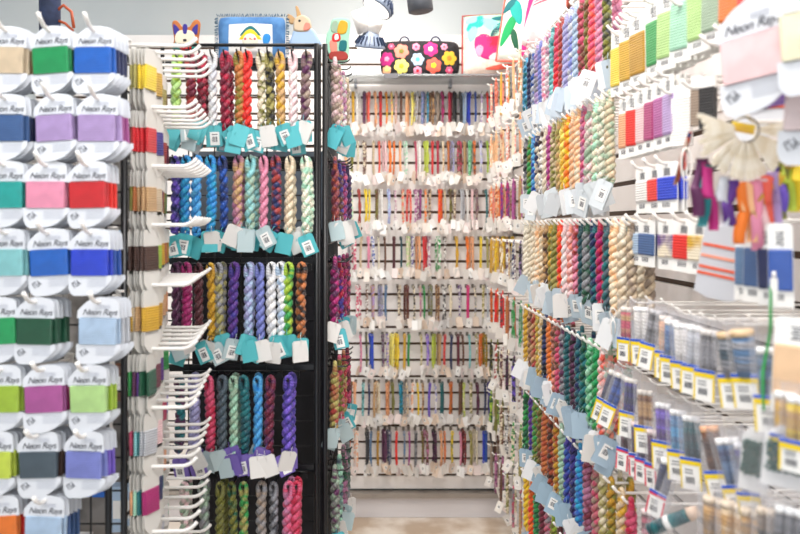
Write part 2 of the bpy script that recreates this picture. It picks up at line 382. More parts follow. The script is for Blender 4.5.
# ================================================================= RIGHT WALL, BIG HANKS
RT = [
 (.463, 1.44, 'teal/sky|navy|blue/silver|lilac/grey|periwinkle|pink/white|mauve/white|teal/aqua|red/rose|brick|lavender|periwinkle/silver|powder|rose/brown|olive/brown|coral/rose|mauve/pink|charcoal/olive', 'c7d6e4'),
 (.235, 1.42, 'charcoal/grey|green/olive|blue/sky|navy/cream|chocolate/white|cream|magenta/orchid|beige/olive|tan/khaki|gold/lemon|yellow/orange|beige/peach|cream/apricot|mauve/rose|blush/sage|mint/cream|sage/ivory|beige/sage', 'd6dde2'),
 (.000, 1.30, 'ivory|cream|beige/ivory|ivory/apricot|cream/tan|chocolate/tan|olive/gold|khaki/olive|scarlet/orange|blush/white|salmon/blush|brick/pink|petrol|forest/grey|navy/teal|magenta/crimson|slate/teal|cream/apricot|ivory/beige|beige/taupe', 'b9c9d4'),
 (-.235, 1.42, 'gold|maroon/tan|brick/tan|gold/khaki|mustard/cream|black/navy|copper/orange|salmon/brown|rose/brown|plum/grey|teal/petrol|plum/black|navy/teal|forest/teal|mint/emerald|green/emerald|coral/white|salmon/sage', 'a9c0d2'),
 (-.466, 1.30, 'green/forest|indigo/purple|olive/green|brown/olive|copper/rust|rust/chocolate|mustard/rust|sage/mint|indigo/blue|navy/indigo|cyan/blue|burgundy/mauve|taupe/rose|khaki/cream|olive/mustard|beige/gold|crimson/rose', 'a3bfd3'),
 (-.700, 1.50, 'yellow/gold|scarlet/orange|forest/green|burgundy|grey/rose|lime/olive|maroon/brown|mauve|sage/olive|blue|orange|plum', 'a9c0d2')]
for r, (Z, ymin, row, tcol) in enumerate(RT):
    cs = row.split('|'); n = len(cs); y0 = 2.2
    for i, c in enumerate(cs):
        Y = y0 + (ymin - y0) * (i / (n - 1)) ** .93
        place = f'{ORD[r]} row of big hanks'
        hl = f'long white hook with the {names(c)} hank, {place} on the side wall'
        if hl.lower() in LABELS: hl += f', {ordw(i)} in'
        add_hook('white_long', 'white_wall_hook', (XR - .002, Y, H + Z), -PI / 2, hl, 'long white hooks on the side wall')
        nd = 2 if R() < .45 else 1
        for k in range(nd):
            o = add_hank('thread_hank', HR, c, (XR - .222 + k * .032, Y + U(-.004, .004), H + Z), PI / 2 + U(-.3, .3), TAGR, tcol if R() < .75 else 'eef0f2', STK, .172, 2 if R() < .35 else 1, .6, front=(-.45, -.9))
            if k == 0: tag(o, seqlabels(cs, 'twisted hank', place, i), 'thread', 'big hanks on the side wall')
            else: tag(o, f'{names(c)} hank hidden behind its twin, {place}, hook {ordw(i)} from the corner', 'thread', 'big hanks on the side wall')

# ================================================================= LEFT: BLACK WIRE RACK
YA, YC, XE, XD = 1.20, 1.60, -.437, -.103
XN = -.387        # near end of the short side panel
rack = ob('wire_rack', None, None, (-.45, 1.75, 0)); tag(rack, 'black wire grid display rack on the left, hung all over with hanks and cards', 'rack')
def part(name, mb, m, parent, base=(-.45, 1.75, 0)):
    o = ob(name, mb.mesh(name, m), parent, (-base[0], -base[1], -base[2])); return o
def grid(name, p0, p1, z0, z1, step=.0508, zstep=.0508):
    b = MB(); p0 = Vector(p0); p1 = Vector(p1); d = p1 - p0; n = max(2, round(d.length / step))
    for k in range(n + 1):
        q = p0 + d * k / n
        b.tube([(q.x, q.y, z0), (q.x, q.y, z1)], .0045 if k in (0, n) else .0016, 6)
    m = round((z1 - z0) / zstep)
    for k in range(m + 1):
        z = z0 + (z1 - z0) * k / m
        b.tube([(p0.x, p0.y, z), (p1.x, p1.y, z)], .0035 if k in (0, m) else .0016, 6)
    return part(name, b, M['bwire'], rack)
grid('grid_panel', (-.95, YA, 0), (XN, YA, 0), .04, H + .255)
grid('grid_panel', (XN, YA, 0), (XE, YC, 0), .04, H + .262)
grid('grid_panel', (XE, YC, 0), (XD - .012, YC, 0), .04, H + .37)
grid('grid_panel', (XD, YC, 0), (XD, 2.05, 0), .04, H + .37)
for x, y, zt in ((XD, YC, .372), (XD - .017, YC - .004, .372), (XN, YA, .262), (XN - .024, YA, .262), (XD, 2.05, .372), (-.95, YA, .262)):
    part('post', MB().tube([(x, y, .0), (x, y, H + zt)], .0055, 8), M['bwire'], rack)
CROW = [.333, .130, -.078, -.298, -.504]
for k, z in enumerate(CROW):
    part('hook_rail', MB().box(((XE + XD) / 2 - .005, YC + .004, H + z + .004), (XD - XE - .02, .006, .014)), M['bwire'], rack)
part('interior_board', MB().box(((XE + XD) / 2, 1.80, (H - .02) / 2 + .02), (XD - XE - .03, .008, H - .04)), M['board'], rack)  # dark board added for the dark look of the rack's interior
part('interior_board', MB().box(((XE + XD) / 2, 1.80, H + .075), (XD - XE - .03, .008, .19)), mat('dim_interior', '6f7a86', .6), rack)  # added board, its grey-blue stands in for the dim interior
part('interior_board', MB().box((-.74, 1.62, (H + .2) / 2 + .02), (.5, .008, H + .16)), M['greyboard'], rack)
part('base', MB().box((-.30, 1.83, .025), (.4, .44, .05)).box((-.72, 1.53, .025), (.5, .2, .05)), M['bwire'], rack)
# boxes stored behind the grid
for k, (x, z, w, h, c, lab) in enumerate([(-.58, .83, .09, .06, 'cobalt', 'blue packet stored low behind the wire grid'), (-.50, .76, .06, .09, 'powder', 'pale blue packet stored low behind the wire grid'),
        (-.62, .70, .10, .05, 'white', 'white packet stored low behind the wire grid'), (-.50, 1.02, .05, .07, 'brown', 'brown packet stored behind the wire grid'),
        (-.50, 1.30, .06, .06, 'powder', 'blue patterned packet behind the grid at eye height'), (-.505, 1.18, .05, .05, 'white', 'white carton behind the grid below eye height'),
        (-.505, 1.58, .05, .08, 'ivory', 'ivory packet behind the grid near its top')]):
    o = ob('packet', MB().box((0, 0, h / 2), (w, .03, h)).box((0, -.0155, h * .5), (w * .7, .001, h * .4), 1).mesh('packet', [M['paper_tint'], M['paper']]), None, (x, 1.56, z), (0, 0, U(-.1, .1)), rgb(c))
    tag(o, lab, 'packet', 'packets stored inside the rack')

# --- front of rack (C): rows of hanks; px positions measured along each row
CR = [
 '178 lime/pistachio|190 burgundy/brick|202 crimson/maroon|213 silver/white|226 crimson/burgundy|239 copper/olive|248 scarlet|261 olive/cream|269 khaki/black|280 gold/tan|293 blush/white|307 taupe/plum',
 '176 navy/violet|187 azure/cyan|198 sky/azure|211 cyan/azure|223 blue/navy|239 mauve/tan|251 sage/aqua|264 pink|276 brick/navy|290 cream/beige|305 ivory/mint',
 '176 plum|187 magenta|199 maroon|211 gold/mustard|219 khaki/grey|235 purple/indigo|249 powder/lavender|260 periwinkle|272 silver/white|281 powder/white|289 green/lime|302 copper/black',
 '180 plum/teal|194 lavender|209 rose/crimson|223 slate|234 sage/mint|244 petrol/teal|258 sky/azure|271 burgundy/plum|289 indigo/violet',
 '185 sage/blush|203 sage/grey|221 olive|232 olive/forest|244 green/khaki|262 taupe/grey|274 grey/charcoal|289 mauve/rose|297 rose/crimson']
TCOL = ['5fbfc6', '55bcc4', '5cc0c6', '7b66b8', '7b66b8']
yt = 1.52
for r, row in enumerate(CR):
    ents = [e.split(' ', 1) for e in row.split('|')]; cs = [e[1] for e in ents]
    for i, (px, c) in enumerate(ents):
        X = (float(px) - 375) / F * yt; z = H + CROW[r] - .006
        place = f'{ORD[r]} rack row'
        add_hook('black', 'black_wire_hook', (X, YC - .004, z), 0, f'black wire hook with the {names(c)} hank on the {place}', 'black hooks on the wire rack')
        nd = 2 if R() < .4 else 1
        for k in range(nd):
            o = add_hank('rack_hank', HM, c, (X + (U(-.003, .003) if k else 0), yt - .005 + .030 * k, z), U(-.4, .4), TAGC, TCOL[r] if R() < .8 else 'bccfd2', STK, .15, 2 if R() < .5 else 1, .5)
            if k == 0: tag(o, seqlabels(cs, 'twisted hank', place + ' of black grid', i), 'thread', 'hanks on the front of the rack')
            else: tag(o, f'{names(c)} hank behind its twin, {place}, {ordw(i)} from the left', 'thread', 'hanks on the front of the rack')
# --- aisle side of the rack (D)
DR = [(.345, 'blush/taupe|beige/mauve|mauve/white|beige/taupe'), (.135, 'plum/rust|indigo/brown|purple/rose|navy/plum'), (-.078, 'magenta/plum|crimson/indigo|burgundy/magenta|plum/rose'),
      (-.300, 'brick/khaki|rose/olive|crimson/khaki|maroon/rose'), (-.520, 'sage/plum|slate/mint|mauve/forest|forest/grey')]
for r, (Z, row) in enumerate(DR):
    cs = row.split('|')
    for i, c in enumerate(cs):
        Y = 1.65 + .075 * i
        add_hook('black_short', 'black_wire_hook', (XD + .002, Y, H + Z), PI / 2, f'black wire hook with the {names(c)} hank on the aisle side', 'black hooks on the wire rack')
        o = add_hank('side_hank', HM, c, (XD + .018 + .006 * i, Y, H + Z), PI / 2 + U(-.2, .2), TAGC, '58bcc6' if R() < .8 else 'bccfd2', STK, .15, 2, .6, front=(.3, -.95))
        tag(o, seqlabels(cs, 'hank', f'{ORD[r]} row on the aisle side', i), 'thread', 'hanks on the aisle side of the rack')

# ---------------------------------------------------------------- floss cards
def smooth_outline(pts, n=5):
    out = []; N = len(pts)
    for i in range(N):
        p0, p1, p2, p3 = (Vector(pts[(i + k) % N]) for k in (-1, 0, 1, 2))
        if (p2 - p1).length < .0001: continue
        for k in range(n):
            t = k / n
            out.append(tuple(.5 * ((2 * p1) + (p2 - p0) * t + (2 * p0 - 5 * p1 + 4 * p2 - p3) * t * t + (3 * p1 - 3 * p2 + p3 - p0) * t ** 3)))
    return out
def arc_pts(p0, p1, bulge, n=8):
    p0 = Vector(p0); p1 = Vector(p1); d = p1 - p0; nn = Vector((-d.y, d.x)).normalized()
    return [tuple(p0 + d * (k / n) + nn * bulge * math.sin(PI * k / n)) for k in range(n + 1)]
# big card: arched heading, thread in the middle, swoosh foot.  origin = hang hole
top = [(-.037, -.033)] + arc_pts((-.036, -.020), (.026, .001), .012, 10) + [(.031, -.001), (.035, -.006), (.036, -.033)]
foot = [(-.038, -.078), (.038, -.078)] + arc_pts((.038, -.086), (-.020, -.113), .009, 9) + [(-.028, -.113), (-.034, -.109), (-.038, -.1)]
b = MB(); b.plate(list(reversed(top)), .0012, 0); b.plate(list(reversed(foot)), .0012, 0); b.box((0, 0, -.055), (.060, .0012, .048))
M['cardstock'] = mat('floss_card_stock', 'dfe2e8', .45)
CARD = b.mesh('floss_card', M['cardstock'])
def wrap_mesh(w, h, t):
    n = 10; out = []
    for k in range(n):          # rounded cross-section in XY swept up Z
        a = -PI / 2 + PI * k / (n - 1); out.append((w / 2 - t / 2 + t / 2 * math.cos(a), t / 2 * math.sin(a)))
    for k in range(n):
        a = PI / 2 + PI * k / (n - 1); out.append((-w / 2 + t / 2 + t / 2 * math.cos(a), t / 2 * math.sin(a)))
    vs = []; fs = []; m = len(out); Z = [-.5, -.47, -.4, .4, .47, .5]; S = [.94, .99, 1, 1, .99, .94]
    for z, s in zip(Z, S): vs += [(x * s, y * (.6 + .4 * (s > .95)), z * h) for x, y in out]
    for i in range(len(Z) - 1):
        for k in range(m): fs.append((i * m + k, i * m + (k + 1) % m, (i + 1) * m + (k + 1) % m, (i + 1) * m + k))
    fs.append(tuple(reversed(range(m)))); fs.append(tuple(range((len(Z) - 1) * m, len(Z) * m)))
    return MB().add(vs, fs).mesh('thread', M['wrap'])
WRAP = wrap_mesh(.066, .046, .007)
def text_mesh(s, size, mat_, shear=.35):
    cu = bpy.data.curves.new('lettering', 'FONT'); cu.body = s; cu.size = size; cu.shear = shear; cu.align_x = 'CENTER'; cu.extrude = .0001; cu.space_character = .92
    o = bpy.data.objects.new('tmp', cu); col.objects.link(o); bpy.context.view_layer.update()
    me = bpy.data.meshes.new_from_object(o.evaluated_get(bpy.context.evaluated_depsgraph_get()))
    bpy.data.objects.remove(o); me.materials.clear(); me.materials.append(mat_); return me
NEON = text_mesh('Neon Rays', .0145, mat('dark_ink', '2b2b38', .6))
b = MB()
for k in range(5): b.box((.012, 0, -.003 * k), (.034 - .003 * (k % 2), .0002, .0006), 0)
FINE = b.mesh('fine_print', M['softink'])
b = MB()
for s in (-1, 1):
    b.tube([(-.001 + s * (.0012 + .0045 * math.sin(t * PI)), 0, -.0055 + .011 * t + .001 * s * math.cos(t * 7)) for t in [k / 10 for k in range(11)]], .0006, 4)
b.tube([(-.008, 0, 0), (-.004, 0, .003), (0, 0, -.002), (.004, 0, .003), (.008, 0, 0)], .0006, 4)
EMBLEM = b.mesh('emblem', M['ink'])
def add_card(c, loc, rot, front=True):
    o = ob('floss_card', CARD, None, loc, rot)
    t1 = jit(rgb(c.split('/')[0])); t2 = tuple(q * .85 for q in t1)
    ob('thread', WRAP, o, (-.001, 0, -.0555), (0, 0, 0), t1, t2)
    if front:
        ob('lettering', NEON, o, (.002, -.0012, -.027), (PI / 2, 0, 0)); ob('fine_print', FINE, o, (0, -.001, -.084)); ob('emblem', EMBLEM, o, (-.024, -.0012, -.092))
        ob('fine_print', FINE, o, (.004, -.001, -.010), (0, 0, 0)).scale = (.6, 1, .5)
    return o
AC = [[(5, 'beige', 'tan'), (48, 'emerald', 'forest'), (93, 'cobalt', 'navy')],
      [(4, 'denim', 'navy'), (52, 'lilac', 'lilac'), (97, 'lilac/', 'orchid')],
      [(3, 'turquoise', 'teal'), (45, 'pink', 'pink'), (86, 'red', 'scarlet')],
      [(5, 'aqua', 'cyan'), (47, 'cobalt', 'azure'), (90, 'royal', 'blue')],
      [(-6, 'emerald', 'green'), (34, 'forest', 'forest'), (98, 'powder', 'silver')],
      [(0, 'lime', 'green'), (42, 'orchid', 'magenta'), (86, 'pistachio', 'lime')],
      [(-8, 'chartreuse', 'lime'), (36, 'slate', 'chocolate'), (84, 'periwinkle', 'violet')],
      [(-4, 'orange', 'scarlet'), (44, 'powder', 'denim')]]
AYY = [34, 102, 169, 237, 306, 374, 440, 505]
CN = {'lilac/': 'mauve-lilac'}
for r, row in enumerate(AC):
    for j, (px, c, c2) in enumerate(row):
        Yf = 1.10; x, y_, z = P(px, AYY[r] - 4, Yf); yaw = U(-.14, .06)
        cn = CN.get(c, c); colw = ['outer', 'middle', 'inner'][j]
        hk = add_hook('white_card', 'white_card_hook', (x, YA - .003, z), 0, f'white hook holding the {cn} floss cards, {ORD[r]} row of the near panel', 'white hooks on the near rack panel')
        n = 5 if j == 1 else 4 + int(R() < .5)
        hk.scale = (1, 1.3, 1)
        for k in range(n):
            cc = c.rstrip('/') if k < 2 else c2
            o = add_card(cc, (x + .0022 * k + U(-.001, .001), Yf + .004 + .0095 * k, z + .0035 - .0006 * k), (U(-.03, .02), U(-.05, .02), yaw + U(-.03, .03)), k == 0); o.scale = (.82, .82, .82)
            w = 'front' if k == 0 else ORD[k]
            tag(o, f'{w} {cn if k < 2 else c2} floss card in the {ORD[r]} row stack led by {cn}', 'floss card', 'big floss cards on the near rack panel')

# narrow cards hung on the white side hooks (B)
def narrow(w, h, pt, th):
    out = [(-w / 2, -th), (w / 2, -th)] + [(w / 2, 0), (w / 2 - .004, .006), (-w / 2 + .004, .006), (-w / 2, 0)]
    foot = arc_pts((-w / 2, -h + pt), (w / 2, -h + pt), -pt, 8) + [(w / 2, -h * .62), (-w / 2, -h * .62)]
    b = MB().plate(list(out), .001, 0).plate(list(foot), .001, 0).box((0, 0, -h * .5), (w * .86, .001, h * .35))
    return b.mesh('narrow_card', mat('narrow_card_stock', 'd9d6d0', .45)), wrap_mesh(w * .9, h * .62 - th, .005), th, h
NB = narrow(.034, .094, .016, .020)
def add_narrow(spec, name, c, loc, rot):
    me, wr, th, h = spec
    o = ob(name, me, None, loc, rot); t1 = jit(rgb(c))
    ob('thread', wr, o, (0, 0, -(th + (h * .62 - th) / 2)), (0, 0, 0), t1, tuple(q * .85 for q in t1)); return o
BC = ['yellow gold tan khaki khaki brown', 'red indigo steel purple brick burgundy', 'tan beige plum copper olive green', 'chocolate lime plum gold copper mustard', 'gold mustard tan beige apricot peach',
      'forest burgundy purple plum green rust', 'silver blush teal aqua rose lavender', 'magenta navy teal mint peach white', 'purple plum violet silver white mint', 'indigo plum white silver pink rose']
BZ = [.290, .190, .095, .000, -.097, -.200, -.295, -.390, -.495, -.600]
for r, (row, Z) in enumerate(zip(BC, BZ)):
    cs = row.split()
    for i, c in enumerate(cs):
        Y = 1.215 + .051 * i; z = H + Z * .97; xb = XN + (XE - XN) * (Y - YA) / (YC - YA)
        hk = add_hook('white_short', 'white_side_hook', (xb + .003, Y, z), PI / 2 + .08, f'white side hook, {ORD[r]} from the top, {ordw(i)} from the near end', 'white hooks pointing into the rack corner')
        n = [5, 5, 4, 3, 3, 2][i]
        for k in range(n):
            cc = c if k < 2 or R() < .4 else cs[(i + k) % 6]
            o = add_narrow(NB, 'narrow_floss_card', cc, (xb + .008 + .0062 * (n - k), Y, z - .013), (0, U(-.05, .05), PI / 2 - U(.12, .5)))
            w = 'front' if k == 0 else ORD[k]
            tag(o, f'{w} narrow {cc} card, {ORD[r]} side row, {ordw(i)} hook from the near end', 'floss card', 'narrow floss cards on the side hooks')

# ================================================================= RIGHT WALL, NEAR: floss cards
def rcard(w, h, th):
    out = [(-w / 2, -h), (w / 2, -h), (w / 2, .004), (w / 2 - .004, .008), (-w / 2 + .004, .008), (-w / 2, .004)]
    b = MB().plate(out, .001, 0)
    x = -w * .22
    for k in range(4): b.box((x + k * w * .1, -.0007, -h + .011), (w * .05, .0004, .007), 1)
    for k in range(5):       # hand-lettered name running down the heading
        b.box((0, -.0007, -.002 - k * th * .15), (w * (.35 - .1 * (k % 2)), .0004, .0011), 1); b.box((w * .08 * (-1) ** k, -.0007, -.004 - k * th * .15), (.001, .0004, th * .12), 1)
    return b.mesh('long_card', [M['paper'], M['ink']]), wrap_mesh(w * .98, h - th - .018, .0065), th, h
def add_rcard(spec, name, c, loc, rot, stripe=None):
    me, wr, th, h = spec
    o = ob(name, me, None, loc, rot); t1 = jit(rgb(c)); 
    ob('thread', wr, o, (0, 0, -(th + (h - th - .018) / 2)), (0, 0, 0), t1, rgb(stripe) if stripe else tuple(q * .9 for q in t1)); return o
RC1 = rcard(.044, .108, .022); RC2 = rcard(.034, .098, .020); RC3 = rcard(.046, .066, .014); RC4 = rcard(.026, .082, .020)
rows = [
 (RC1, .338, 'long_floss_card', 'top', [(1.385, 'yellow'), (1.332, 'gold'), (1.282, 'mustard'), (1.205, 'green'), (1.150, 'pistachio'), (1.095, 'mint'), (1.040, 'pistachio'), (.990, 'sage'), (.940, 'orange'), (.895, 'scarlet'), (.85, 'violet')]),
 (RC2, .213, 'slim_floss_card', 'second', [(1.345, 'peach'), (1.305, 'scarlet'), (1.262, 'blush'), (1.222, 'magenta'), (1.182, 'orchid'), (1.145, 'lilac')]),
 (RC3, .085, 'short_floss_card', 'third', [(1.255, 'white'), (1.200, 'scarlet'), (1.150, 'royal')]),
 (RC3, .000, 'short_floss_card', 'fourth', [(1.285, 'powder'), (1.235, 'denim'), (1.155, 'purple'), (1.085, 'scarlet'), (1.035, 'gold'), ]),
]
for spec, Z, nm, rw, ents in rows:
    for i, (Y, c) in enumerate(ents):
        X = .432
        add_hook('white_long', 'white_wall_hook', (XR - .002, Y, H + Z + .006), -PI / 2, f'long white hook holding the {c} floss cards, {rw} card row, {ordw(i)} from the hanks', 'long white hooks on the side wall')
        for k in range(4 if nm[0] == 'l' else 3):
            o = add_rcard(spec, nm, c if k < 3 else 'beige', (X + .009 * k, Y, H + Z), (0, U(-.04, .04), -PI / 2 + U(.10, .34)), 'cream' if c in ('gold', 'purple') and nm[0] == 's' and rw == 'fourth' else None)
            w = 'front' if k == 0 else ORD[k]
            tag(o, f'{w} {c} floss card, {rw} card row on the side wall, {ordw(i)} from the hanks', 'floss card', f'floss cards, {rw} row on the side wall')
# striped grey card and blue ones at the near end of the fourth row
b = MB(); fan = [(-.026, -.085), (.034, -.085)] + [(.024, 0), (-.022, 0)]
b.plate([(x, z) for x, z in [(-.03, -.078), (-.012, -.086), (.014, -.088), (.036, -.082), (.024, .004), (-.020, .004)]], .0014, 0)
for k, (z, m) in enumerate([(-.022, 1), (-.036, 2), (-.050, 1), (-.058, 1)]): b.box((.003, -.001, z), (.048 + .004 * k, .0012, .0035), m, Matrix.Rotation(.12, 3, 'Y'))
SC = b.mesh('striped_card', [mat('grey_sample_card', 'c9cbd2', .5), mat('coral_thread', 'e2603f', .5), mat('pale_coral_thread', 'ee9a80', .5)])
o = ob('sample_card', SC, None, (.425, .955, H - .005), (0, .05, -PI / 2 + .75)); tag(o, 'large pale grey sample card with coral thread stripes under the ribbon fan', 'sample card')
for i, (Y, c) in enumerate([(.905, 'steel'), (.882, 'denim'), (.855, 'navy'), (.830, 'blue')]):
    o = add_rcard(RC4, 'short_floss_card', c, (.432, Y, H - .006), (0, U(-.05, .05), -PI / 2 + .7)); tag(o, f'{c} floss card at the near end of the fourth card row', 'floss card', 'floss cards, fourth row on the side wall')

# small loose packs between
for i, (px, py, Y, w, h, c, lab) in enumerate([(708, 108, 1.04, .022, .055, 'black', 'black thread pack hung beside the white sheet on the side wall'), (698, 106, 1.07, .018, .055, 'taupe', 'taupe thread pack hung next to the black one'),
        (682, 122, 1.12, .030, .07, 'white', 'plain white card sheet hung past the pink floss cards')]):
    x, y, z = P(px, py, Y)
    o = ob('thread_pack', MB().box((0, 0, 0), (w, .008, h)).box((0, 0, h * .62), (w * 1.05, .004, h * .3), 1).mesh('thread_pack', [M['wrap'], M['paper']]), None, (x, y, z), (0, 0, -PI / 2 + .6), rgb(c), rgb(c)); tag(o, lab, 'thread')

# near, top: big pale floss cards
for i, (px, py, Y, yaw, c, lab) in enumerate([
        (748, 4, .80, -.95, 'blush', 'blush floss card, large and close, top of the side wall'), (758, -4, .815, -.9, 'f6dfe2', 'second paler blush floss card behind the close one'),
        (780, -22, .78, -.95, 'beige', 'beige floss card beside the close blush ones'), (792, -26, .785, -1.0, 'taupe', 'taupe floss card beside the beige one up close'),
        (815, -26, .74, -.8, 'f4eecb', 'pale yellow floss card at the nearest top edge'), (826, 50, .76, -.8, 'f3dfe0', 'pale pink floss card beside the wooden ribbon fan'),
        (772, 42, .92, -.9, 'coral', 'coral floss card half hidden behind the blush one'), (760, 44, .93, -.9, 'purple', 'purple floss card half hidden behind the blush one')]):
    x, y, z = P(px, py, Y)
    o = add_card(c, (x, y, z), (0, U(-.1, .1), yaw), i in (0, 5)); tag(o, lab, 'floss card', 'big floss cards high on the side wall')
for i, (px, py, Y) in enumerate([(748, 4, .80), (780, -22, .78), (815, -26, .74), (826, 50, .76)]):
    x, y, z = P(px, py, Y)
    add_hook('white_long', 'white_wall_hook', (XR - .002, y + .02, z - .004), -PI / 2 + .0, f'close white hook, {ORD[i]} of those holding the large pale floss cards', 'long white hooks on the side wall')
for i, (px, py, Y) in enumerate([(660, 5, 1.3), (612, 20, 1.45), (606, 28, 1.5), (604, 36, 1.52), (650, 93, 1.2), (690, 44, 1.02), (703, 34, .98), (672, 88, 1.1)]):
    add_hook('white_long', 'white_wall_hook', (XR - .002, .40 * F / (px - 375), H + (225 - py) / F * (.40 * F / (px - 375))), -PI / 2, f'bare white hook, {ORD[i]} among the empty ones near the yellow cards', 'long white hooks on the side wall')

# ribbon sampler ring
rx, ry, rz = P(745, 130, .86)
ring = ob('ribbon_sampler', None, None, (rx, ry, rz), (0, 0, -.45)); tag(ring, 'fan of cream wooden tabs on a ring with many coloured ribbons hanging below', 'ribbon sampler')
WOOD = noisy(mat('pale_wood', 'efe6d2', .5), 'e2d4b8', 'f6efe0', 40, 3)
tab = MB().plate([(-.0016, -.014), (.0016, -.014), (.0033, -.05), (.0022, -.055), (-.0022, -.055), (-.0033, -.05)], .0012, 0).mesh('wooden_tab', WOOD)
N = 27
for k in range(N):
    a = math.radians(-98 + 205 * k / (N - 1))
    ob('wooden_tab', tab, ring, (0, -.0016 * (k % 3) - .02 * abs(math.sin(a)) * 0, 0), (U(-.05, .05), a, U(.35, .8)))
ob('ring', MB().tube([(.014 * math.cos(t), -.001, .014 * math.sin(t)) for t in [k * 2 * PI / 20 for k in range(21)]], .0012, 6).mesh('ring', M['steel']), ring)
ob('wooden_clip', MB().plate([(-.004, -.02), (.005, -.018), (.001, -.06), (-.006, -.058)], .004, 0).box((-.001, -.0025, -.035), (.004, .001, .012), 1).mesh('wooden_clip', [mat('dark_clip', '3d3835', .5), M['paper2']]), ring, (-.002, -.006, 0), (0, .62, 0))
ob('yellow_thread', MB().box((0, 0, 0), (.024, .007, .010)).mesh('yellow_thread', M['wrap']), ring, (-.002, -.004, .002), (0, .25, 0), rgb('yellow'), rgb('gold'))
def ribbon(pts, w, name, c, parent=None, loc=(0, 0, 0), tw=.5):
    vs = []; fs = []; n = 24; ph = U(0, 6)
    for k in range(n + 1):
        t = k / n * (len(pts) - 1); i = min(int(t), len(pts) - 2); f = t - i; f = f * f * (3 - 2 * f)
        p = Vector(pts[i]).lerp(Vector(pts[i + 1]), f); a = ph + tw * math.sin(k / n * 5 + ph)
        p = p + Vector((.001 * math.sin(k * .4 + ph), .003 * math.sin(k * .35 + ph), 0))
        q = .5 * math.sin(k / n * 4 + ph) * (1 + tw); d = Vector((math.cos(q), math.sin(q), 0)) * w / 2
        vs += [p - d, p + d, p - d + Vector((0, .0006, 0)), p + d + Vector((0, .0006, 0))]
    for k in range(n):
        a = 4 * k; fs += [(a, a + 1, a + 5, a + 4), (a + 2, a + 6, a + 7, a + 3), (a, a + 4, a + 6, a + 2), (a + 1, a + 3, a + 7, a + 5)]
    me = MB().add(vs, fs, 0, None, True).mesh(name, M['tint']); return ob(name, me, parent, loc, (0, 0, 0), rgb(c))
for k, (px, dx, c, l) in enumerate([(702, -4, 'plum', 58), (708, -6, 'teal', 62), (706, 8, 'magenta', 68), (724, 0, 'silver', 50), (733, -4, 'purple', 46), (741, -2, 'orange', 62), (747, 6, 'apricot', 60), (755, 2, 'pink', 70), (761, 8, 'blush', 68),
        (768, 2, 'coral', 58), (773, 6, 'lilac', 62), (779, 0, 'violet', 48), (785, -4, 'olive', 58), (790, 2, 'chartreuse', 55), (796, -22, 'gold', 40), (799, -4, 'yellow', 62), (786, -26, 'mustard', 44)]):
    a = (px - 745) / 50; y0 = 150 + 32 * (1 - min(1, abs(a)) ** 2)
    p0 = Vector(P(px, y0, .86)) ; p1 = Vector(P(px + dx, y0 + l, .86))
    q0 = ring.matrix_basis.inverted() @ p0; q1 = ring.matrix_basis.inverted() @ p1; qm = (q0 + q1) / 2 + Vector((U(-.004, .004), U(-.006, .006), 0))
    ribbon([q0, qm, q1], .013, 'ribbon', c, ring, tw=.2)
add_hook('white_long', 'white_wall_hook', (XR - .002, .87, rz + .010), -PI / 2, 'white hook from which the wooden tab ribbon fan hangs', 'long white hooks on the side wall')
# leather laces bundle beside the fan
lb = ob('lace_bundle', None, None, P(690, 132, .98)); tag(lb, 'bundle of brown, rust and blue laces slung down beside the wooden fan', 'laces')
for k, c in enumerate(['brown', 'rust', 'copper', 'navy', 'taupe', 'coral', 'blush']):
    q = Vector(P(676 + k * 1.5, 185 - 3 * k, .98)) - Vector(P(690, 132, .98)); ribbon([(0, 0, 0), (q * .5) + Vector((-.003, -.004, 0)), q], .005, 'lace', c, lb)
o = ob('shell_clip', MB().tube([(.006 * math.sin(t) * (1.2 if t < PI else 1), 0, -.02 - .02 * math.cos(t)) for t in [k * 2 * PI / 16 for k in range(17)]], .0014, 6).mesh('shell_clip', M['wplastic']), None, P(686, 148, .97)); tag(o, 'white cord loop hanging over the brown lace bundle', 'cord')
o = ribbon([P(771, 285, .80), P(770, 330, .80), P(764, 372, .80), P(763, 410, .80)], .0028, 'green_ribbon', 'green'); tag(o, 'long thin green ribbon trailing down past the thread tubes', 'ribbon')
o = ribbon([P(792, 60, .83), P(789, 75, .83), P(792, 90, .83), P(796, 98, .83)], .004, 'blue_ribbon', 'cyan'); tag(o, 'thin blue ribbon looping down by the large pale cards', 'ribbon')
o = ob('white_peg', MB().box((0, 0, 0), (.007, .004, .03)).tube([(0, 0, .015), (0, 0, .022)], .002, 6).mesh('white_peg', M['wplastic']), None, P(774, 293, .80), (0, 0, -.5)); tag(o, 'white plastic peg clipped above the thin green ribbon', 'peg')
# white cord bow among hanks
o = ob('white_tie', MB().tube([(.005 * math.sin(t), 0, .008 * math.cos(t)) for t in [k * 2 * PI / 14 for k in range(15)]], .0010, 5).tube([(0, 0, -.008), (-.004, 0, -.02), (-.002, 0, -.036)], .0009, 5).tube([(0, 0, -.008), (.004, 0, -.02), (.003, 0, -.034)], .0009, 5).mesh('white_tie', M['wplastic']), None, P(613, 313, 1.28), (0, 0, -.4))
tag(o, 'little white cord bow tied below the cream hanks', 'cord')

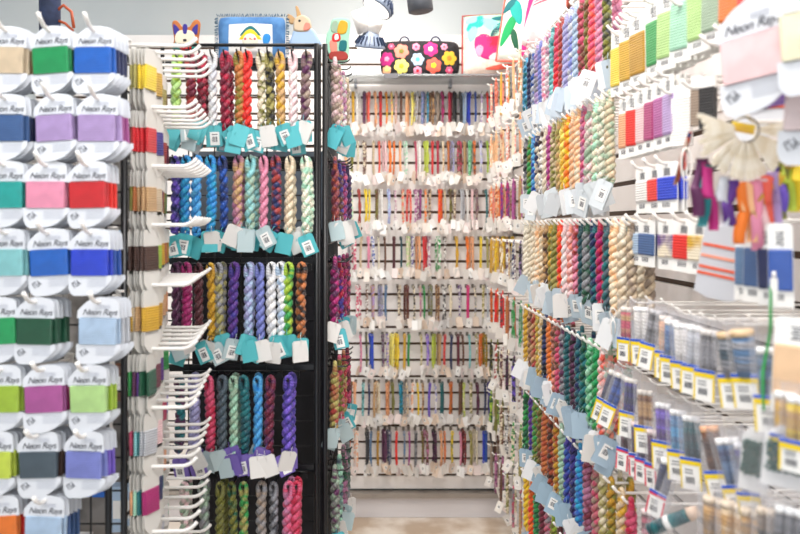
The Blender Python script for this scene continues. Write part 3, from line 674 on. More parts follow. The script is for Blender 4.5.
# ---------------------------------------------------------------- sleeves with thread tubes on the right
def tube_bundle(n, w, h, r):
    b = MB()
    for k in range(n):
        x = (k - (n - 1) / 2) * w / n
        b.tube([(x, 0, 0), (x, 0, -h * .33), (x, 0, -h * .66), (x, 0, -h)], [r * .95, r, r, r * .95], 10, 0, True, .012)
    return b.mesh('thread_strands', M['ply'])
def add_sleeve(c, loc, rot, w=.034, h=.085, kind='yellow', n=3, capc='f3e9e0', frac=.50):
    o = ob('thread_sleeve', None, None, loc, rot)
    b = MB()
    nx, nz = 6, 8; vs = []
    for s in (-1, 1):
        for j in range(nz + 1):
            for i in range(nx + 1):
                u = i / nx * 2 - 1; v = j / nz
                vs.append((u * (w / 2 + .004), s * (.0065 * (1 - u ** 4) * math.sin(min(1, v * 3) * PI / 2) + .0004 + .001 * math.sin(7 * u + 9 * v + s)), .016 - v * (h + .02)))
    fs = []
    q = (nx + 1) * (nz + 1)
    for s in (0, 1):
        for j in range(nz):
            for i in range(nx):
                a = s * q + j * (nx + 1) + i; f = (a, a + 1, a + nx + 2, a + nx + 1); fs.append(f if s else tuple(reversed(f)))
    ob('clear_bag', b.add(vs, fs, 0, None, True).mesh('clear_bag', M['film']), o)
    t1, t2 = cols(c)
    ob('thread_strands', tube_bundle(n, w * .8, h * (frac + .05), w * .42 / n), o, (0, 0, -h * .04), (0, 0, 0), t1, t2)
    cap = MB()
    for k in range(n): cap.tube([((k - (n - 1) / 2) * w * .8 / n, 0, .0), ((k - (n - 1) / 2) * w * .8 / n, 0, .007)], w * .42 / n * 1.02, 10)
    ob('tube_cap', cap.mesh('tube_cap', M['paper_tint']), o, (0, 0, -h * .05), (0, 0, 0), rgb(capc))
    lb = MB(); z0 = -h * (frac + .04); z1 = -h
    lb.box((0, -.0085, (z0 + z1) / 2), (w, .0008, z0 - z1), 0)
    lb.box((0, -.0092, z0 - .0022), (w, .0008, .0040), 2)
    bd = .0055 if kind == 'yellow' else .0035
    lb.box((0, -.0092, z0 - .0042 - bd / 2), (w, .0008, bd), 1)
    lb.box((-w / 2 + .001, -.0092, (z0 + z1) / 2 - .005), (.002, .0008, (z0 - z1) - .011), 1)
    lb.box((w / 2 - .0012, -.0092, (z0 + z1) / 2 - .005), (.0024, .0008, (z0 - z1) - .011), 1)
    for k in range(8): lb.box((-w * .25 + k * w * .055, -.0092, z1 + (z0 - z1) * .3), (w * .025, .0006, (z0 - z1) * .2), 3)
    for k in range(2): lb.box((-w * .1, -.0092, z1 + (z0 - z1) * (.52 + .1 * k)), (w * .4, .0006, .001), 3)
    kinds = {'yellow': [M['paper'], M['yellow'], M['blueprint'], M['ink']], 'red': [M['paper'], M['redprint'], M['blueprint'], M['ink']]}
    ob('label', lb.mesh('label', kinds[kind]), o)
    return o
def hooked(Y, Z, lab): add_hook('wire_long', 'long_wire_hook', (XR - .002, Y, H + Z), -PI / 2, lab, 'long wire hooks for thread sleeves')
FR = -PI / 2 + .75
def sleeves(ents, base, grp, rowname, Z, kind='yellow', h=.085, frac=.50):
    seen = {}
    for i, e in enumerate(ents):
        px, py, c, w, n, cap = e[:6]; roll = e[6] if len(e) > 6 else 0
        Y = .415 * F / (px - 375); x, y, z = P(px, py, Y)
        o = add_sleeve(c, (x, y, z), (U(-.03, .06), roll + U(-.04, .04), FR + U(-.15, .15)), w, h, kind, n, cap, frac)
        nb = names(ents[i - 1][2]) if i else None
        tag(o, f'{names(c)} thread tubes in a clear sleeve, {rowname}' + (f', nearer than the {nb} ones' if nb else ', nearest the hanks'), 'thread', grp)
        hooked(Y + .004, (225 - py) / F * Y + .010, f'long wire hook behind the {names(c)} thread sleeve, {rowname}, {ordw(i)} along')
sleeves([(626, 309, 'rose/tan', .022, 2, 'f3e9e0'), (641, 309, 'white', .030, 2, 'ffffff'), (656, 312, 'charcoal/grey', .024, 2, 'c9c9cc', .15), (666, 318, 'peach/tan', .024, 2, 'f3e9e0'),
         (672, 322, 'denim/steel', .026, 2, 'ffffff'), (684, 326, 'white', .036, 3, 'ffffff'), (695, 328, 'silver', .026, 2, 'ffffff'), (709, 332, 'black/grey', .028, 3, 'f6f0ea'),
         (728, 334, 'slate/grey', .030, 1, 'e8c9a0', -.12), (742, 332, 'steel/grey', .030, 1, 'e8c9a0', -.08), (770, 350, 'steel/slate', .034, 3, 'ffffff', -.1)],
        0, 'thread sleeves below the dark slot', 'upper sleeve row', -.105)
sleeves([(614, 373, 'navy', .024, 2, 'f3efe8', .35), (622, 376, 'blue/navy', .024, 2, 'f3efe8', .3), (631, 380, 'indigo/navy', .026, 3, 'f3efe8', .05), (645, 392, 'brown/tan', .030, 3, 'e9e2da', -.05),
         (663, 405, 'purple/violet', .030, 3, 'ffffff', -.05), (678, 412, 'sky/steel', .028, 3, 'ffffff', -.05), (691, 418, 'slate/teal', .028, 3, 'ffffff', -.08), (709, 428, 'chocolate/brown', .028, 2, 'f0b890', -.22),
         (727, 440, 'navy/steel', .034, 3, 'ffffff', -.2), (743, 445, 'indigo/navy', .026, 3, 'e8e8ee', -.15)],
        0, 'thread sleeves low on the side wall', 'middle sleeve row', -.235, h=.092)
sleeves([(627, 420, 'maroon', .022, 2, 'f3e0e0', .05), (636, 424, 'plum/navy', .020, 2, 'f3e0e0', 0), (644, 428, 'purple/black', .020, 2, 'f3e0e0'), (652, 432, 'maroon/plum', .020, 2, 'f3e0e0'), (668, 462, 'navy', .026, 2, 'ffffff', .25)],
        0, 'red labelled sleeves low on the side wall', 'red-labelled sleeve row', -.33, 'red', h=.082)
sleeves([(650, 512, 'rose/maroon', .034, 3, 'f3e0e0', 0), (716, 500, 'tan/taupe', .038, 2, 'e8d8c4', .05), (734, 505, 'beige/tan', .036, 2, 'e8d8c4', 0), (752, 512, 'taupe/tan', .030, 2, 'e8d8c4', 0), (770, 512, 'charcoal/taupe', .034, 3, 'e8d8c4', 0), (790, 510, 'grey/charcoal', .034, 3, 'ffffff', 0)],
        0, 'thread sleeves at the foot of the picture', 'bottom sleeve row', -.36, h=.09)
# big clear sleeve with one teal tube lying aslant
x, y, z = P(694, 484, 1.0)
bg = ob('large_clear_sleeve', None, None, (x, y, z), (0, .35, FR + .3)); tag(bg, 'large clear sleeve holding one teal cone of thread lying aslant', 'thread')
w, h = .07, .10; vs = []; fs = []; nx = 8; nz = 8
for s in (-1, 1):
    for j in range(nz + 1):
        for i in range(nx + 1):
            u = i / nx * 2 - 1; v = j / nz; vs.append((u * w / 2, s * (.010 * (1 - u ** 4) * math.sin(PI * (v * .8 + .1)) + .0006 * math.sin(9 * u + 7 * v)), -v * h))
q = (nx + 1) * (nz + 1)
for s in (0, 1):
    for j in range(nz):
        for i in range(nx):
            a = s * q + j * (nx + 1) + i; f = (a, a + 1, a + nx + 2, a + nx + 1); fs.append(f if s else tuple(reversed(f)))
ob('clear_bag', MB().add(vs, fs, 0, None, True).mesh('clear_bag', M['film']), bg)
ob('thread_strands', MB().tube([(-.028, 0, -.085), (-.01, 0, -.062), (.008, 0, -.04)], [.0085, .009, .008], 14, 0, True, .012).mesh('thread_strands', M['ply']), bg, (0, 0, 0), (0, 0, 0), rgb('teal'), rgb('petrol'))
ob('paper_band', MB().tube([(-.013, 0, -.066), (-.008, 0, -.060)], .0096, 14).mesh('paper_band', M['paper']), bg)
ob('tube_cap', MB().tube([(.008, 0, -.04), (.016, 0, -.030)], [.0092, .007], 14).mesh('tube_cap', mat('cone_core', 'ecd2bd', .6)), bg)
hooked(1.0, (225 - 484) / F * 1.0 + .004, 'long wire hook above the large clear sleeve with the teal cone')

# green bead cards
def beads(px, py, Y, w, h, lab, yaw):
    x, y, z = P(px, py, Y)
    o = ob('bead_card', MB().plate([(-w / 2, -h)] + [(w / 2, -h), (w / 2, -.01), (w * .2, 0), (-w * .2, 0), (-w / 2, -.01)], .0012).mesh('bead_card', M['paper']), None, (x, y, z), (0, .08, yaw))
    b = MB()
    for k in range(460):
        bx, bz = U(-.42, .42) * w, -h * U(.22, .74)
        r = U(.0016, .0024); c = Vector((bx, U(-.004, -.001), bz))
        vs = [c + Vector(d) * r for d in ((1, 0, 0), (-1, 0, 0), (0, 1, 0), (0, -1, 0), (0, 0, 1), (0, 0, -1))]
        b.add(vs, [(0, 2, 4), (2, 1, 4), (1, 3, 4), (3, 0, 4), (2, 0, 5), (1, 2, 5), (3, 1, 5), (0, 3, 5)], 0, None, False)
    q = ob('beads', b.mesh('beads', mat('green_glass_beads', '0d5a4c', .08)), o); q['kind'] = 'stuff'
    b = MB().box((0, -.007, -h / 2), (w * 1.12, .0004, h * 1.1)); ob('clear_bag', b.mesh('clear_bag', M['film']), o)
    tag(o, lab, 'beads', 'green bead cards')
    hooked(Y + .004, (225 - py) / F * Y + .004, lab.replace('card of', 'wire hook behind the card of').replace(' in a clear bag', ''))
beads(758, 428, .84, .030, .07, 'card of dark green beads in a clear bag beside the navy sleeve', -.75)
beads(789, 427, .78, .042, .062, 'wider card of dark green beads in a clear bag, close to the camera', -.5)
# pale tan floss card at right edge of the sleeves
x, y, z = P(800, 326, .78)
o = add_rcard(rcard(.046, .090, .02), 'short_floss_card', 'f6cda2', (x, y, z), (0, .05, -.7)); tag(o, 'apricot floss card hanging in front of the steel thread sleeve', 'floss card')
hooked(.745, (225 - 330) / F * .74 + .004, 'long wire hook with the apricot floss card')
# small labels/yellow edge sleeves at right edge
sleeves([(786, 395, 'gold/tan', .026, 2, 'ffffff', 0), (798, 400, 'yellow/tan', .026, 2, 'ffffff', 0)], 0, 'thread sleeves below the apricot card', 'under the apricot card', -.2, h=.07)

# ================================================================= TOP SHELF THINGS
sh = ob('display_shelf', MB().box((.24, 3.53, H + (225 - 78.5) / F * 3.53 - .004), (.80, .22, .008)).mesh('display_shelf', M['glassy']), None); tag(sh, 'clear acrylic shelf along the top of the slatted back wall', 'shelf')
BM = mat('bracket_metal', '8a8a90', .3, .8)
for bx_ in (-.09, .35): ob('bracket', MB().box((0, 0, 0), (.012, .06, .03)).mesh('bracket', BM), sh, (bx_, 3.62, H + .652))
ob('price_holder', MB().box((0, 0, 0), (.06, .006, .022)).mesh('price_holder', mat('dark_holder', '5a5a60', .4)), sh, (.07, 3.416, H + .655))
def puff(u, v, t, p=3.0): return t * ((1 - abs(u) ** p) * (1 - abs(v) ** p)) ** .5 if abs(u) < 1 and abs(v) < 1 else 0
def cushion_mesh(name, w, h, t, m, n=20, p=3.0, pinch=.08):
    vs = []; fs = []
    for s in (-1, 1):
        for j in range(n + 1):
            for i in range(n + 1):
                u = i / n * 2 - 1; v = j / n * 2 - 1
                k = 1 - pinch * (1 - v * v) * abs(u) ** 2 * .6; k2 = 1 - pinch * (1 - u * u) * abs(v) ** 2 * .6
                rc = .10 * u ** 4 * v ** 4
                vs.append((u * w / 2 * (k - rc), s * puff(u, v, t, p), v * h / 2 * (k2 - rc) + h / 2))
    q = (n + 1) ** 2
    for s in (0, 1):
        for j in range(n):
            for i in range(n):
                a = s * q + j * (n + 1) + i; f = (a, a + 1, a + n + 2, a + n + 1); fs.append(f if not s else tuple(reversed(f)))
    return MB().add(vs, fs, 0, None, True).mesh(name, m)
def decal(name, outline, m, parent, depth, off=.0015, center=None, loc=(0, 0, 0)):
    """needlework patch that follows the front of a cushion"""
    if len(outline) < 10:
        outline = [(a[0] + (b_[0] - a[0]) * k / 6, a[1] + (b_[1] - a[1]) * k / 6) for a, b_ in zip(outline, outline[1:] + outline[:1]) for k in range(6)]
    n = len(outline); cx = sum(p[0] for p in outline) / n; cz = sum(p[1] for p in outline) / n
    if center: cx, cz = center
    vs = [(cx, depth(cx, cz) - off, cz)]; R_ = 5
    for k in range(1, R_ + 1):
        for x, z in outline:
            X = cx + (x - cx) * k / R_; Z = cz + (z - cz) * k / R_; vs.append((X, depth(X, Z) - off * (1 if k < R_ else .2), Z))
    fs = [(0, 1 + i, 1 + (i + 1) % n) for i in range(n)]
    for k in range(R_ - 1):
        for i in range(n):
            a = 1 + k * n + i; b_ = 1 + k * n + (i + 1) % n; fs.append((a, a + n, b_ + n, b_))
    return ob(name, MB().add(vs, [tuple(reversed(f)) for f in fs], 0, None, True).mesh(name, m), parent, loc)
def cdepth(w, h, t, p=3.0): return lambda x, z: -puff(max(-.999, min(.999, x / (w / 2))), max(-.999, min(.999, (z - h / 2) / (h / 2))), t, p)
def flower(cx, cz, r, petals=6, ph=0, amp=.22): return [(cx + r * (1 - amp + amp * abs(math.cos(petals / 2 * (a + ph)))) * math.cos(a), cz + r * (1 - amp + amp * abs(math.cos(petals / 2 * (a + ph)))) * math.sin(a)) for a in [k * 2 * PI / 36 for k in range(36)]]
cm = {}
def cmat(c):
    if c not in cm: cm[c] = mat(c + '_needlework', c, .75)
    return cm[c]
# handbag
w, h, t = .355, .165, .045; Yb = 3.50
bagx, _, bagz = P(420, 77.5, Yb)
bag = ob('handbag', None, None, (bagx, Yb, bagz)); tag(bag, 'black handbag with bright needlepoint flowers standing on the acrylic shelf', 'handbag')
ob('bag_body', cushion_mesh('bag_body', w, h, t, noisy(mat('black_needlepoint', '17151a', .8), '121014', '262228', 60), 22, 6, 0), bag)
dp = cdepth(w, h, t, 6)
for cx, cz, r, c, cc in [(-.150, .075, .033, 'magenta', 'pink'), (-.085, .108, .034, 'salmon', 'olive'), (-.02, .128, .018, 'pink', 'rose'), (.045, .118, .034, 'fuchsia', 'cream'), (.105, .128, .016, 'pink', 'coral'), (.128, .078, .034, 'gold', 'orange'),
        (-.013, .072, .030, 'powder', 'sky'), (-.085, .042, .034, 'lemon', 'gold'), (.058, .045, .036, 'coral', 'yellow'), (-.15, .027, .020, 'peach', 'lemon'), (-.013, .022, .020, 'pink', 'red'), (.128, .024, .018, 'rose', 'pink'), (-.13, .13, .015, 'rose', 'pink')]:
    f = decal('flower_patch', flower(cx, cz, r, 6, R()), cmat(c), bag, dp, .002); decal('flower_centre', flower(cx, cz, r * .38, 5), cmat(cc), f, dp, .004)
for cx in (-.07, .07): ob('handle', MB().tube([(cx + .022 * math.cos(a), .0, .155 + .028 * math.sin(a)) for a in [PI * k / 10 for k in range(11)]], .0045, 8).mesh('handle', M['navycloth']), bag)
# floral cushion
def cushion(name, px, py, Y, w, h, t, m, label, rot, piping=None, motifs=()):
    x, y, z = P(px, py, Y); o = ob(name, None, None, (x, Y, z), rot); tag(o, label, 'cushion')
    ob('cushion_cover', cushion_mesh('cushion_cover', w, h, t, m), o)
    if piping:
        pts = []
        for k in range(49):
            s = k / 48 * 4; e = int(s) % 4; f = s - int(s); u, v = [(-1 + 2 * f, -1), (1, -1 + 2 * f), (1 - 2 * f, 1), (-1, 1 - 2 * f)][e]
            pts.append((u * w / 2 * .985, 0, v * h / 2 * .985 + h / 2))
        ob('piping', MB().tube(pts, .004, 6).mesh('piping', mat(name + '_piping', piping, .6)), o)
    d = cdepth(w, h, t)
    for nm, outl, c in motifs: decal(nm, outl, cmat(c), o, d, .0025)
    return o
def petal(cx, cz, rx, rz_, a): return [(cx + rx * math.cos(t) * math.cos(a) - rz_ * math.sin(t) * math.sin(a) * (1 + .3 * math.cos(t)), cz + rx * math.cos(t) * math.sin(a) + rz_ * math.sin(t) * math.cos(a) * (1 + .3 * math.cos(t))) for t in [k * 2 * PI / 20 for k in range(20)]]
cushion('floral_cushion', 499, 75, 3.45, .33, .28, .05, noisy(mat('cream_needlepoint', 'efe2d2', .8), 'f3e4d8', 'e5cfc0', 30), 'cream cushion with teal leaves and a big magenta flower on the shelf', (-.12, 0, -.15), 'brick',
    [('ground_patch', [(-.15, .165), (-.05, .15), (.05, .16), (.15, .15), (.15, .27), (-.15, .27)], 'mint'), ('leaf_patch', petal(-.10, .225, .05, .03, .6), 'turquoise'), ('leaf_patch', petal(-.12, .245, .03, .02, .2), 'aqua'), ('leaf_patch', petal(-.01, .19, .05, .02, .9), 'petrol'), ('leaf_patch', petal(-.04, .22, .055, .03, -.5), 'aqua'), ('leaf_patch', petal(.03, .225, .06, .03, .7), 'turquoise'), ('leaf_patch', petal(-.115, .18, .04, .022, 1.3), 'aqua'), ('leaf_patch', petal(.06, .18, .06, .025, 1.0), 'emerald'),
     ('leaf_patch', petal(.09, .235, .05, .025, -.2), 'mint'), ('leaf_patch', petal(.0, .245, .04, .015, 0), 'teal'),
     ('flower_patch', petal(-.07, .13, .055, .04, 1.2), 'magenta'), ('flower_patch', petal(-.01, .12, .065, .045, 1.8), 'crimson'), ('flower_patch', petal(-.035, .09, .05, .035, .3), 'magenta'), ('flower_patch', petal(-.085, .10, .03, .02, 1.5), 'pink'), ('flower_patch', petal(-.02, .07, .03, .018, .2), 'blush'), ('flower_patch', petal(.0, .025, .06, .010, .08), 'coral')])
cushion('leaf_cushion', 520, 62, 3.30, .22, .30, .05, noisy(mat('ivory_needlepoint', 'f1ece0', .8), 'f6f0e6', 'dfe8dc', 30), 'ivory cushion with green leaves and a hot pink band, leaning on the floral one', (-.1, .12, -.5), 'coral',
    [('leaf_patch', petal(-.06, .12, .07, .022, 1.2), 'emerald'), ('leaf_patch', petal(-.03, .2, .06, .025, 2.0), 'turquoise'), ('leaf_patch', petal(-.07, .23, .04, .02, .8), 'teal'), ('leaf_patch', petal(-.02, .08, .05, .014, 1.9), 'forest'), ('band', [(.012, .01), (.034, .01), (.034, .29), (.012, .29)], 'fuchsia'), ('flower_patch', petal(.07, .2, .025, .02, 0), 'blush')])
cushion('satin_cushion', 546, 52, 2.95, .24, .22, .06, noisy(mat('blush_satin', 'ecc9cc', .3), 'f4dcdc', 'd9a9ae', 14), 'blush satin cushion tucked behind the top row hooks', (-.1, .3, -.6), None,
    [('white_patch', petal(-.02, .12, .07, .05, .5), 'white'), ('stripe', [(-.09, .15), (.0, .2), (.0, .206), (-.09, .156)], 'rose'), ('stripe', [(-.09, .165), (.0, .214), (.0, .22), (-.09, .171)], 'rose')])
o = cushion('berry_cushion', 586, 12, 2.6, .14, .12, .04, noisy(mat('berry_needlepoint', '7a4a2c', .8), '5d3420', 'c04a3a', 26), 'small brown and berry red cushion above the top hank row', (0, 0, -.5))

o = ob('display_shelf', MB().box((0, 0, 0), (.12, .7, .008)).mesh('display_shelf', M['glassy']), None, (XR - .062, 3.1, H + .60)); tag(o, 'clear acrylic shelf on the side wall under the satin cushion', 'shelf')
# blue snowman cushion on the rack
w, h, t = .148, .085, .022; Yp = 1.64
x, y, z = P(252, 48, Yp)
cu = ob('snowman_cushion', None, None, (x, Yp, z - .044)); tag(cu, 'fringed blue cushion with a stitched snowman face on top of the rack', 'cushion')
h = .112
ob('cushion_cover', cushion_mesh('cushion_cover', w, h, t, noisy(mat('blue_felt', '4f82b8', .85), '4878ae', '5c8fc4', 40)), cu)
fr = MB()
for k in range(160):
    s = k / 160 * 4; e = int(s) % 4; f = s - int(s); u, v = [(-1 + 2 * f, -1), (1, -1 + 2 * f), (1 - 2 * f, 1), (-1, 1 - 2 * f)][e]
    p = Vector((u * w / 2 * .97, 0, v * h / 2 * .97 + h / 2)); d = Vector(((u if abs(u) == 1 else 0) + U(-.5, .5), U(-.5, .5), (v if abs(v) == 1 else 0) + U(-.5, .5))).normalized()
    fr.tube([p, p + d * .004, p + d * .007 + Vector((0, 0, -.001))], .0011, 4)
q = ob('fringe', fr.mesh('fringe', mat('blue_grey_fringe', '5a7488', .9)), cu)
dp = cdepth(w, h, t)
f = decal('panel_patch', [(-.045, .014), (0, .012), (.045, .014), (.046, .05), (.045, .089), (0, .091), (-.045, .089), (-.046, .05)], cmat('white'), cu, dp, .001)
decal('hat_patch', [(-.024, .064)] + arc_pts((.024, .064), (-.024, .064), -.022, 10), cmat('teal'), f, dp, .0022, (0, .07))
decal('hat_brim', [(-.025, .056)] + arc_pts((.025, .056), (-.025, .056), -.024, 10), cmat('yellow'), f, dp, .0032, (0, .064))
decal('face_patch', flower(0, .054, .017, 8, 0, .02), cmat('ivory'), f, dp, .0044)
decal('nose', [(-.002, .060), (.007, .055), (-.002, .056)], cmat('orange'), f, dp, .0056)
for q in (-1, 1): decal('cheek', flower(q * .010, .057, .0028, 6, 0, .02), cmat('rose'), f, dp, .0056)
decal('scarf_patch', petal(.033, .056, .014, .008, 1.4), cmat('azure'), f, dp, .0026)
# corgi-like dog ornament: outline with depth
def ornament(name, px, py, Y, label, cat, parts, rz=0):
    x, y, z = P(px, py, Y); o = ob(name, None, None, (x, Y, z), (0, 0, rz)); tag(o, label, cat)
    for nm, outl, tk, c, yo in parts:
        n = len(outl); cx = sum(p[0] for p in outl) / n; cz = sum(p[1] for p in outl) / n
        vs = []; rings = [(1, tk * .25), (.93, tk * .42), (.8, tk * .5)]
        for s in (-1, 1):
            for k, yy in rings: vs += [(cx + (px_ - cx) * k, yo + s * yy, cz + (pz - cz) * k) for px_, pz in outl]
        fs = []
        for a in (0, 1): 
            for i in range(n): fs.append((a * n + i, a * n + (i + 1) % n, (a + 1) * n + (i + 1) % n, (a + 1) * n + i))
        for a in (3, 4):
            for i in range(n): fs.append((a * n + (i + 1) % n, a * n + i, (a + 1) * n + i, (a + 1) * n + (i + 1) % n))
        for i in range(n): fs.append(((i + 1) % n, i, 3 * n + i, 3 * n + (i + 1) % n))
        fs.append(tuple(range(2 * n, 3 * n))); fs.append(tuple(reversed(range(5 * n, 6 * n))))
        ob(nm, MB().add(vs, fs, 0, None, False).mesh(nm, cmat(c)), o)
    return o
S = lambda pts: smooth_outline(pts, 4)
ornament('dog_ornament', 186, 47, 1.63, 'stitched dog shaped ornament with pointed ears on the rack top', 'ornament', [
    ('head', S([(-.022, .0), (.022, .0), (.026, .018), (.030, .05), (.020, .056), (.010, .042), (-.008, .042), (-.018, .054), (-.028, .05), (-.024, .018)]), .014, 'copper', 0),
    ('ear_patch', S([(.014, .034), (.026, .046), (.024, .024)]), .003, 'indigo', -.0075), ('ear_patch', S([(-.012, .034), (-.024, .046), (-.022, .024)]), .003, 'indigo', -.0075),
    ('blaze', S([(-.004, .044), (.004, .044), (.004, .026), (-.004, .026)]), .003, 'indigo', -.0082), ('muzzle', S([(-.018, .006), (.018, .006), (.018, .028), (.004, .034), (-.004, .034), (-.018, .028)]), .004, 'cream', -.0075),
    ('nose', S([(-.003, .010), (.003, .010), (.003, .014), (-.003, .014)]), .003, 'black', -.010), ('collar', S([(-.026, -.004), (.026, -.004), (.022, .008), (-.022, .008)]), .016, 'turquoise', 0), ('collar_bead', S([(-.01, -.006), (.012, -.006), (.012, .002), (-.01, .002)]), .02, 'red', 0)])
ornament('rabbit_ornament', 304, 47, 1.66, 'tan rabbit ornament with one ear up at the rack corner', 'ornament', [
    ('body', S([(-.028, .0), (.034, .0), (.030, .022), (.014, .040), (-.016, .040), (-.026, .022)]), .026, 'powder', .002),
    ('head', S([(-.018, .030), (.010, .030), (.016, .044), (.010, .060), (-.006, .066), (-.020, .056), (-.022, .042)]), .030, 'beige', 0),
    ('ear', S([(-.014, .058), (-.004, .060), (-.012, .084), (-.018, .086), (-.016, .072)]), .008, 'tan', 0), ('ear', S([(-.030, .050), (-.016, .054), (-.024, .066), (-.036, .070)]), .008, 'tan', .003),
    ('eye', S([(-.010, .050), (-.006, .050), (-.006, .054), (-.010, .054)]), .004, 'black', -.0145), ('muzzle', S([(.0, .032), (.012, .034), (.014, .046), (.004, .048)]), .008, 'salmon', -.012)])
# tall stitched ornament (stocking figures) at the rack's aisle corner
X0 = ornament('stitched_stocking', 338, 61, 1.70, 'tall stitched stocking ornament in green, red and gold by the rack corner', 'ornament', [
    ('backing', S([(-.020, .0), (.020, .0), (.024, .05), (.026, .088), (.010, .094), (-.012, .090), (-.018, .07), (-.026, .05)]), .012, 'mint', 0),
    ('gold_patch', S([(-.002, .060), (.016, .060), (.020, .082), (.004, .086)]), .004, 'gold', -.0065), ('green_patch', S([(-.016, .064), (-.004, .062), (-.002, .084), (-.012, .084)]), .004, 'sage', -.0065),
    ('red_patch', S([(-.012, .040), (.004, .044), (.002, .058), (-.012, .056)]), .004, 'red', -.0072), ('white_patch', S([(-.008, .044), (.0, .046), (-.001, .056), (-.008, .054)]), .004, 'white', -.0085),
    ('teal_patch', S([(.002, .022), (.016, .022), (.018, .042), (.004, .042)]), .004, 'teal', -.0065), ('brown_patch', S([(-.016, .018), (-.004, .016), (-.004, .040), (-.018, .042)]), .004, 'salmon', -.0065),
    ('skirt_patch', S([(-.018, .002), (.018, .002), (.016, .018), (-.016, .018)]), .004, 'brick', -.007)], .15)
# navy bag with strap, top left
x, y, z = P(46, 33, 1.70)
nb = ob('navy_bag', None, None, (x, 1.72, z - .02)); tag(nb, 'tall navy bag with an orange leather strap on the near top of the rack', 'bag')
ob('bag_body', MB().lathe([(.0, 0), (.018, 0), (.022, .004), (.023, .1), (.022, .2), (0, .2)], 20).mesh('bag_body', M['navycloth']), nb)
ob('strap', MB().tube([(.020, -.005, .075), (.032, -.005, .085), (.050, -.005, .070), (.055, -.005, .035)], .0035, 6).tube([(.022, -.005, .050), (.036, -.005, .045), (.054, -.005, .028)], .003, 6).mesh('strap', M['strap']), nb)

# ---------------------------------------------------------------- spot lamps
def spot_lamp(px, py, Y, tilt, roll, label, stem):
    x, y, z = P(px, py, Y); o = ob('spot_lamp', None, None, (x, y, z), (tilt, roll, 0)); tag(o, label, 'lamp', 'track spot lamps')
    ob('bulb_body', MB().lathe([(.018, .055), (.024, .045), (.045, .012), (.052, .0), (.050, -.004), (.0, -.004)], 28).mesh('bulb_body', mat('lamp_shell', '7f8ca2', .35)), o)
    fins = MB()
    for k in range(20):
        a = 2 * PI * k / 20; fins.box((.042 * math.cos(a), .042 * math.sin(a), .020), (.012, .0022, .030), 0, Matrix.Rotation(a, 3, 'Z') @ Matrix.Rotation(-.55, 3, 'Y'))
    ob('cooling_fins', fins.mesh('cooling_fins', mat('fin_metal', '37435c', .4, .3)), o)
    e = mat('lamp_glow', 'fff6ea', .4); e.node_tree.nodes['Principled BSDF'].inputs['Emission Color'].default_value = (1, .94, .85, 1); e.node_tree.nodes['Principled BSDF'].inputs['Emission Strength'].default_value = 1.6
    ob('lens', MB().lathe([(.046, -.0045), (.04, -.009), (0, -.011)], 24).mesh('lens', e), o)
    if stem: ob('socket', MB().lathe([(0, .055), (.026, .055), (.026, .11), (.0, .11)], 24, 0, Matrix.Translation((0, 0, 0))).mesh('socket', M['wplastic']), o)
    if stem: ob('arm', MB().tube([(.0, .0, .10), (-.02, .0, .16), (-.02, 0, .30)], .008, 8).mesh('arm', M['wplastic']), o)
    return o
spot_lamp(370, 47, 2.6, .25, .1, 'white spot lamp with a ribbed head, the lower of two', False)
ob('socket', MB().tube([(-.052, 0, .115), (-.022, 0, .045)], .024, 20).mesh('socket', M['wplastic']), bpy.data.objects['spot_lamp'])
ob('joint', MB().tube([(.0, .0, .035), (.008, 0, .075), (.018, 0, .095)], [.020, .026, .022], 16).mesh('joint', M['wplastic']), bpy.data.objects['spot_lamp'])
ob('arm', MB().tube([(.018, 0, .09), (.018, .0, .2), (.018, 0, .7)], .007, 8).mesh('arm', M['wplastic']), bpy.data.objects['spot_lamp'])
spot_lamp(377, 8, 2.45, -.2, .55, 'white spot lamp with a ribbed head, cut by the top of the picture', True)
x, y, z = P(421, 12, 2.6)
o = ob('grey_cylinder', MB().lathe([(0, 0), (.036, 0), (.042, .003), (.044, .10), (0, .10)], 28, 0, Matrix.Rotation(.0, 4, 'X')).mesh('grey_cylinder', mat('grey_metal_shell', '4c5058', .4)), None, (x, y, z), (0, -.12, 0)); tag(o, 'dark grey cylinder hanging above the flowered handbag', 'lamp')  # plain hanging housing, gives no light
ob('stem', MB().tube([(0, 0, .1), (0, 0, .58)], .008, 8).mesh('stem', mat('grey_stem', '4c5058', .4)), o, (0, 0, 0), (0, .12, 0))
tr = ob('lamp_track', MB().box((.02, 2.5, H + 1.285), (1.0, .03, .03)).mesh('lamp_track', M['wplastic']), None); tag(tr, 'white ceiling track that carries the spot lamps', 'lamp track')

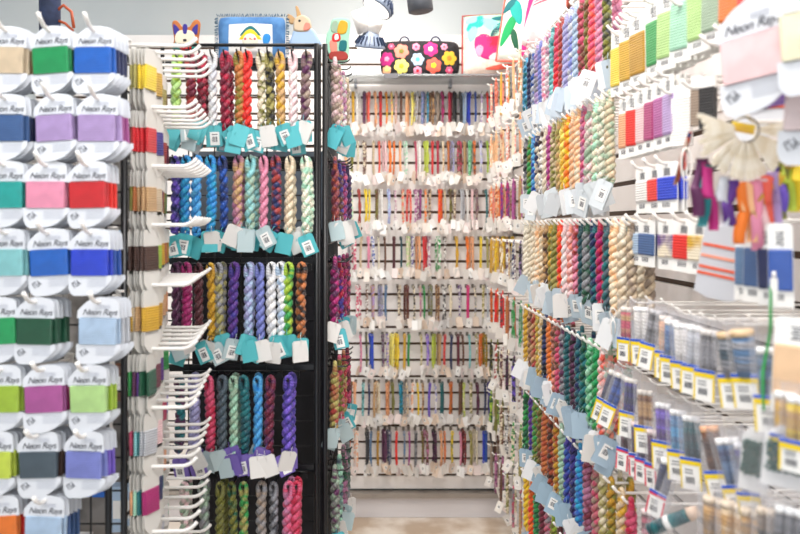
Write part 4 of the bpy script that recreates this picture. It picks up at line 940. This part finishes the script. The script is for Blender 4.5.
# ================================================================= LIGHT
w = bpy.data.worlds.new('World'); bpy.context.scene.world = w; w.use_nodes = True
w.node_tree.nodes['Background'].inputs[0].default_value = (.90, .95, 1.0, 1); w.node_tree.nodes['Background'].inputs[1].default_value = 1.0
def area(name, loc, rot, sx, sy, e, c):
    l = bpy.data.lights.new(name, 'AREA'); l.shape = 'RECTANGLE'; l.size = sx; l.size_y = sy; l.energy = e; l.color = c
    o = bpy.data.objects.new(name, l); col.objects.link(o); o.location = loc; o.rotation_euler = rot; return o
area('ceiling_light_aisle', (.12, 2.5, H + 1.27), (0, 0, 0), .7, 1.8, 22, (1, .93, .86))
area('added_fill_left', (-1.4, 2.6, H + 1.27), (.25, 0, 0), 1.6, 1.2, 17, (.93, .97, 1))  # added fill to brighten the upper left of the back wall
area('ceiling_light_near', (-.1, .5, H + 1.27), (.25, 0, 0), 1.4, .8, 26, (1, .97, .95))
def spot(name, loc, tgt, e, ang, c, size=.05):
    l = bpy.data.lights.new(name, 'SPOT'); l.energy = e; l.spot_size = ang; l.spot_blend = .6; l.color = c; l.shadow_soft_size = size
    o = bpy.data.objects.new(name, l); col.objects.link(o); o.location = loc
    o.rotation_euler = (Vector(tgt) - Vector(loc)).to_track_quat('-Z', 'Y').to_euler(); return o
spot('track_spot_side', (-.15, .9, H + 1.2), (.6, 1.35, H + .05), 42, 1.25, (1, .93, .86))
spot('track_spot_back', (.05, 2.3, H + 1.2), (.1, 3.6, H + .0), 42, 1.3, (1, .92, .84))
spot('track_spot_rack', (.1, .5, H + 1.2), (-.4, 1.5, H + .1), 20, 1.1, (.98, .98, 1))

cam = bpy.data.cameras.new('camera'); co = bpy.data.objects.new('camera', cam); col.objects.link(co)
cam.sensor_width = 36; cam.lens = F / 800 * 36; cam.shift_x = 25 / 800; cam.shift_y = -42 / 800; cam.clip_start = .05
co.location = (0, 0, H); co.rotation_euler = (PI / 2, 0, 0)
cam.dof.use_dof = True; cam.dof.focus_distance = 2.0; cam.dof.aperture_fstop = 4.5
s = bpy.context.scene; s.camera = co
s.view_settings.view_transform = 'Standard'; s.view_settings.look = 'None'; s.view_settings.gamma = 1; s.view_settings.use_curve_mapping = False
s.view_settings.exposure = .27
try: s.cycles.max_bounces = 6; s.cycles.transparent_max_bounces = 16
except Exception: pass
dup = {k: v for k, v in LABELS.items() if len(v) > 1}
print('DUP LABELS', len(dup), list(dup.items())[:12], 'objects', len(bpy.data.objects))
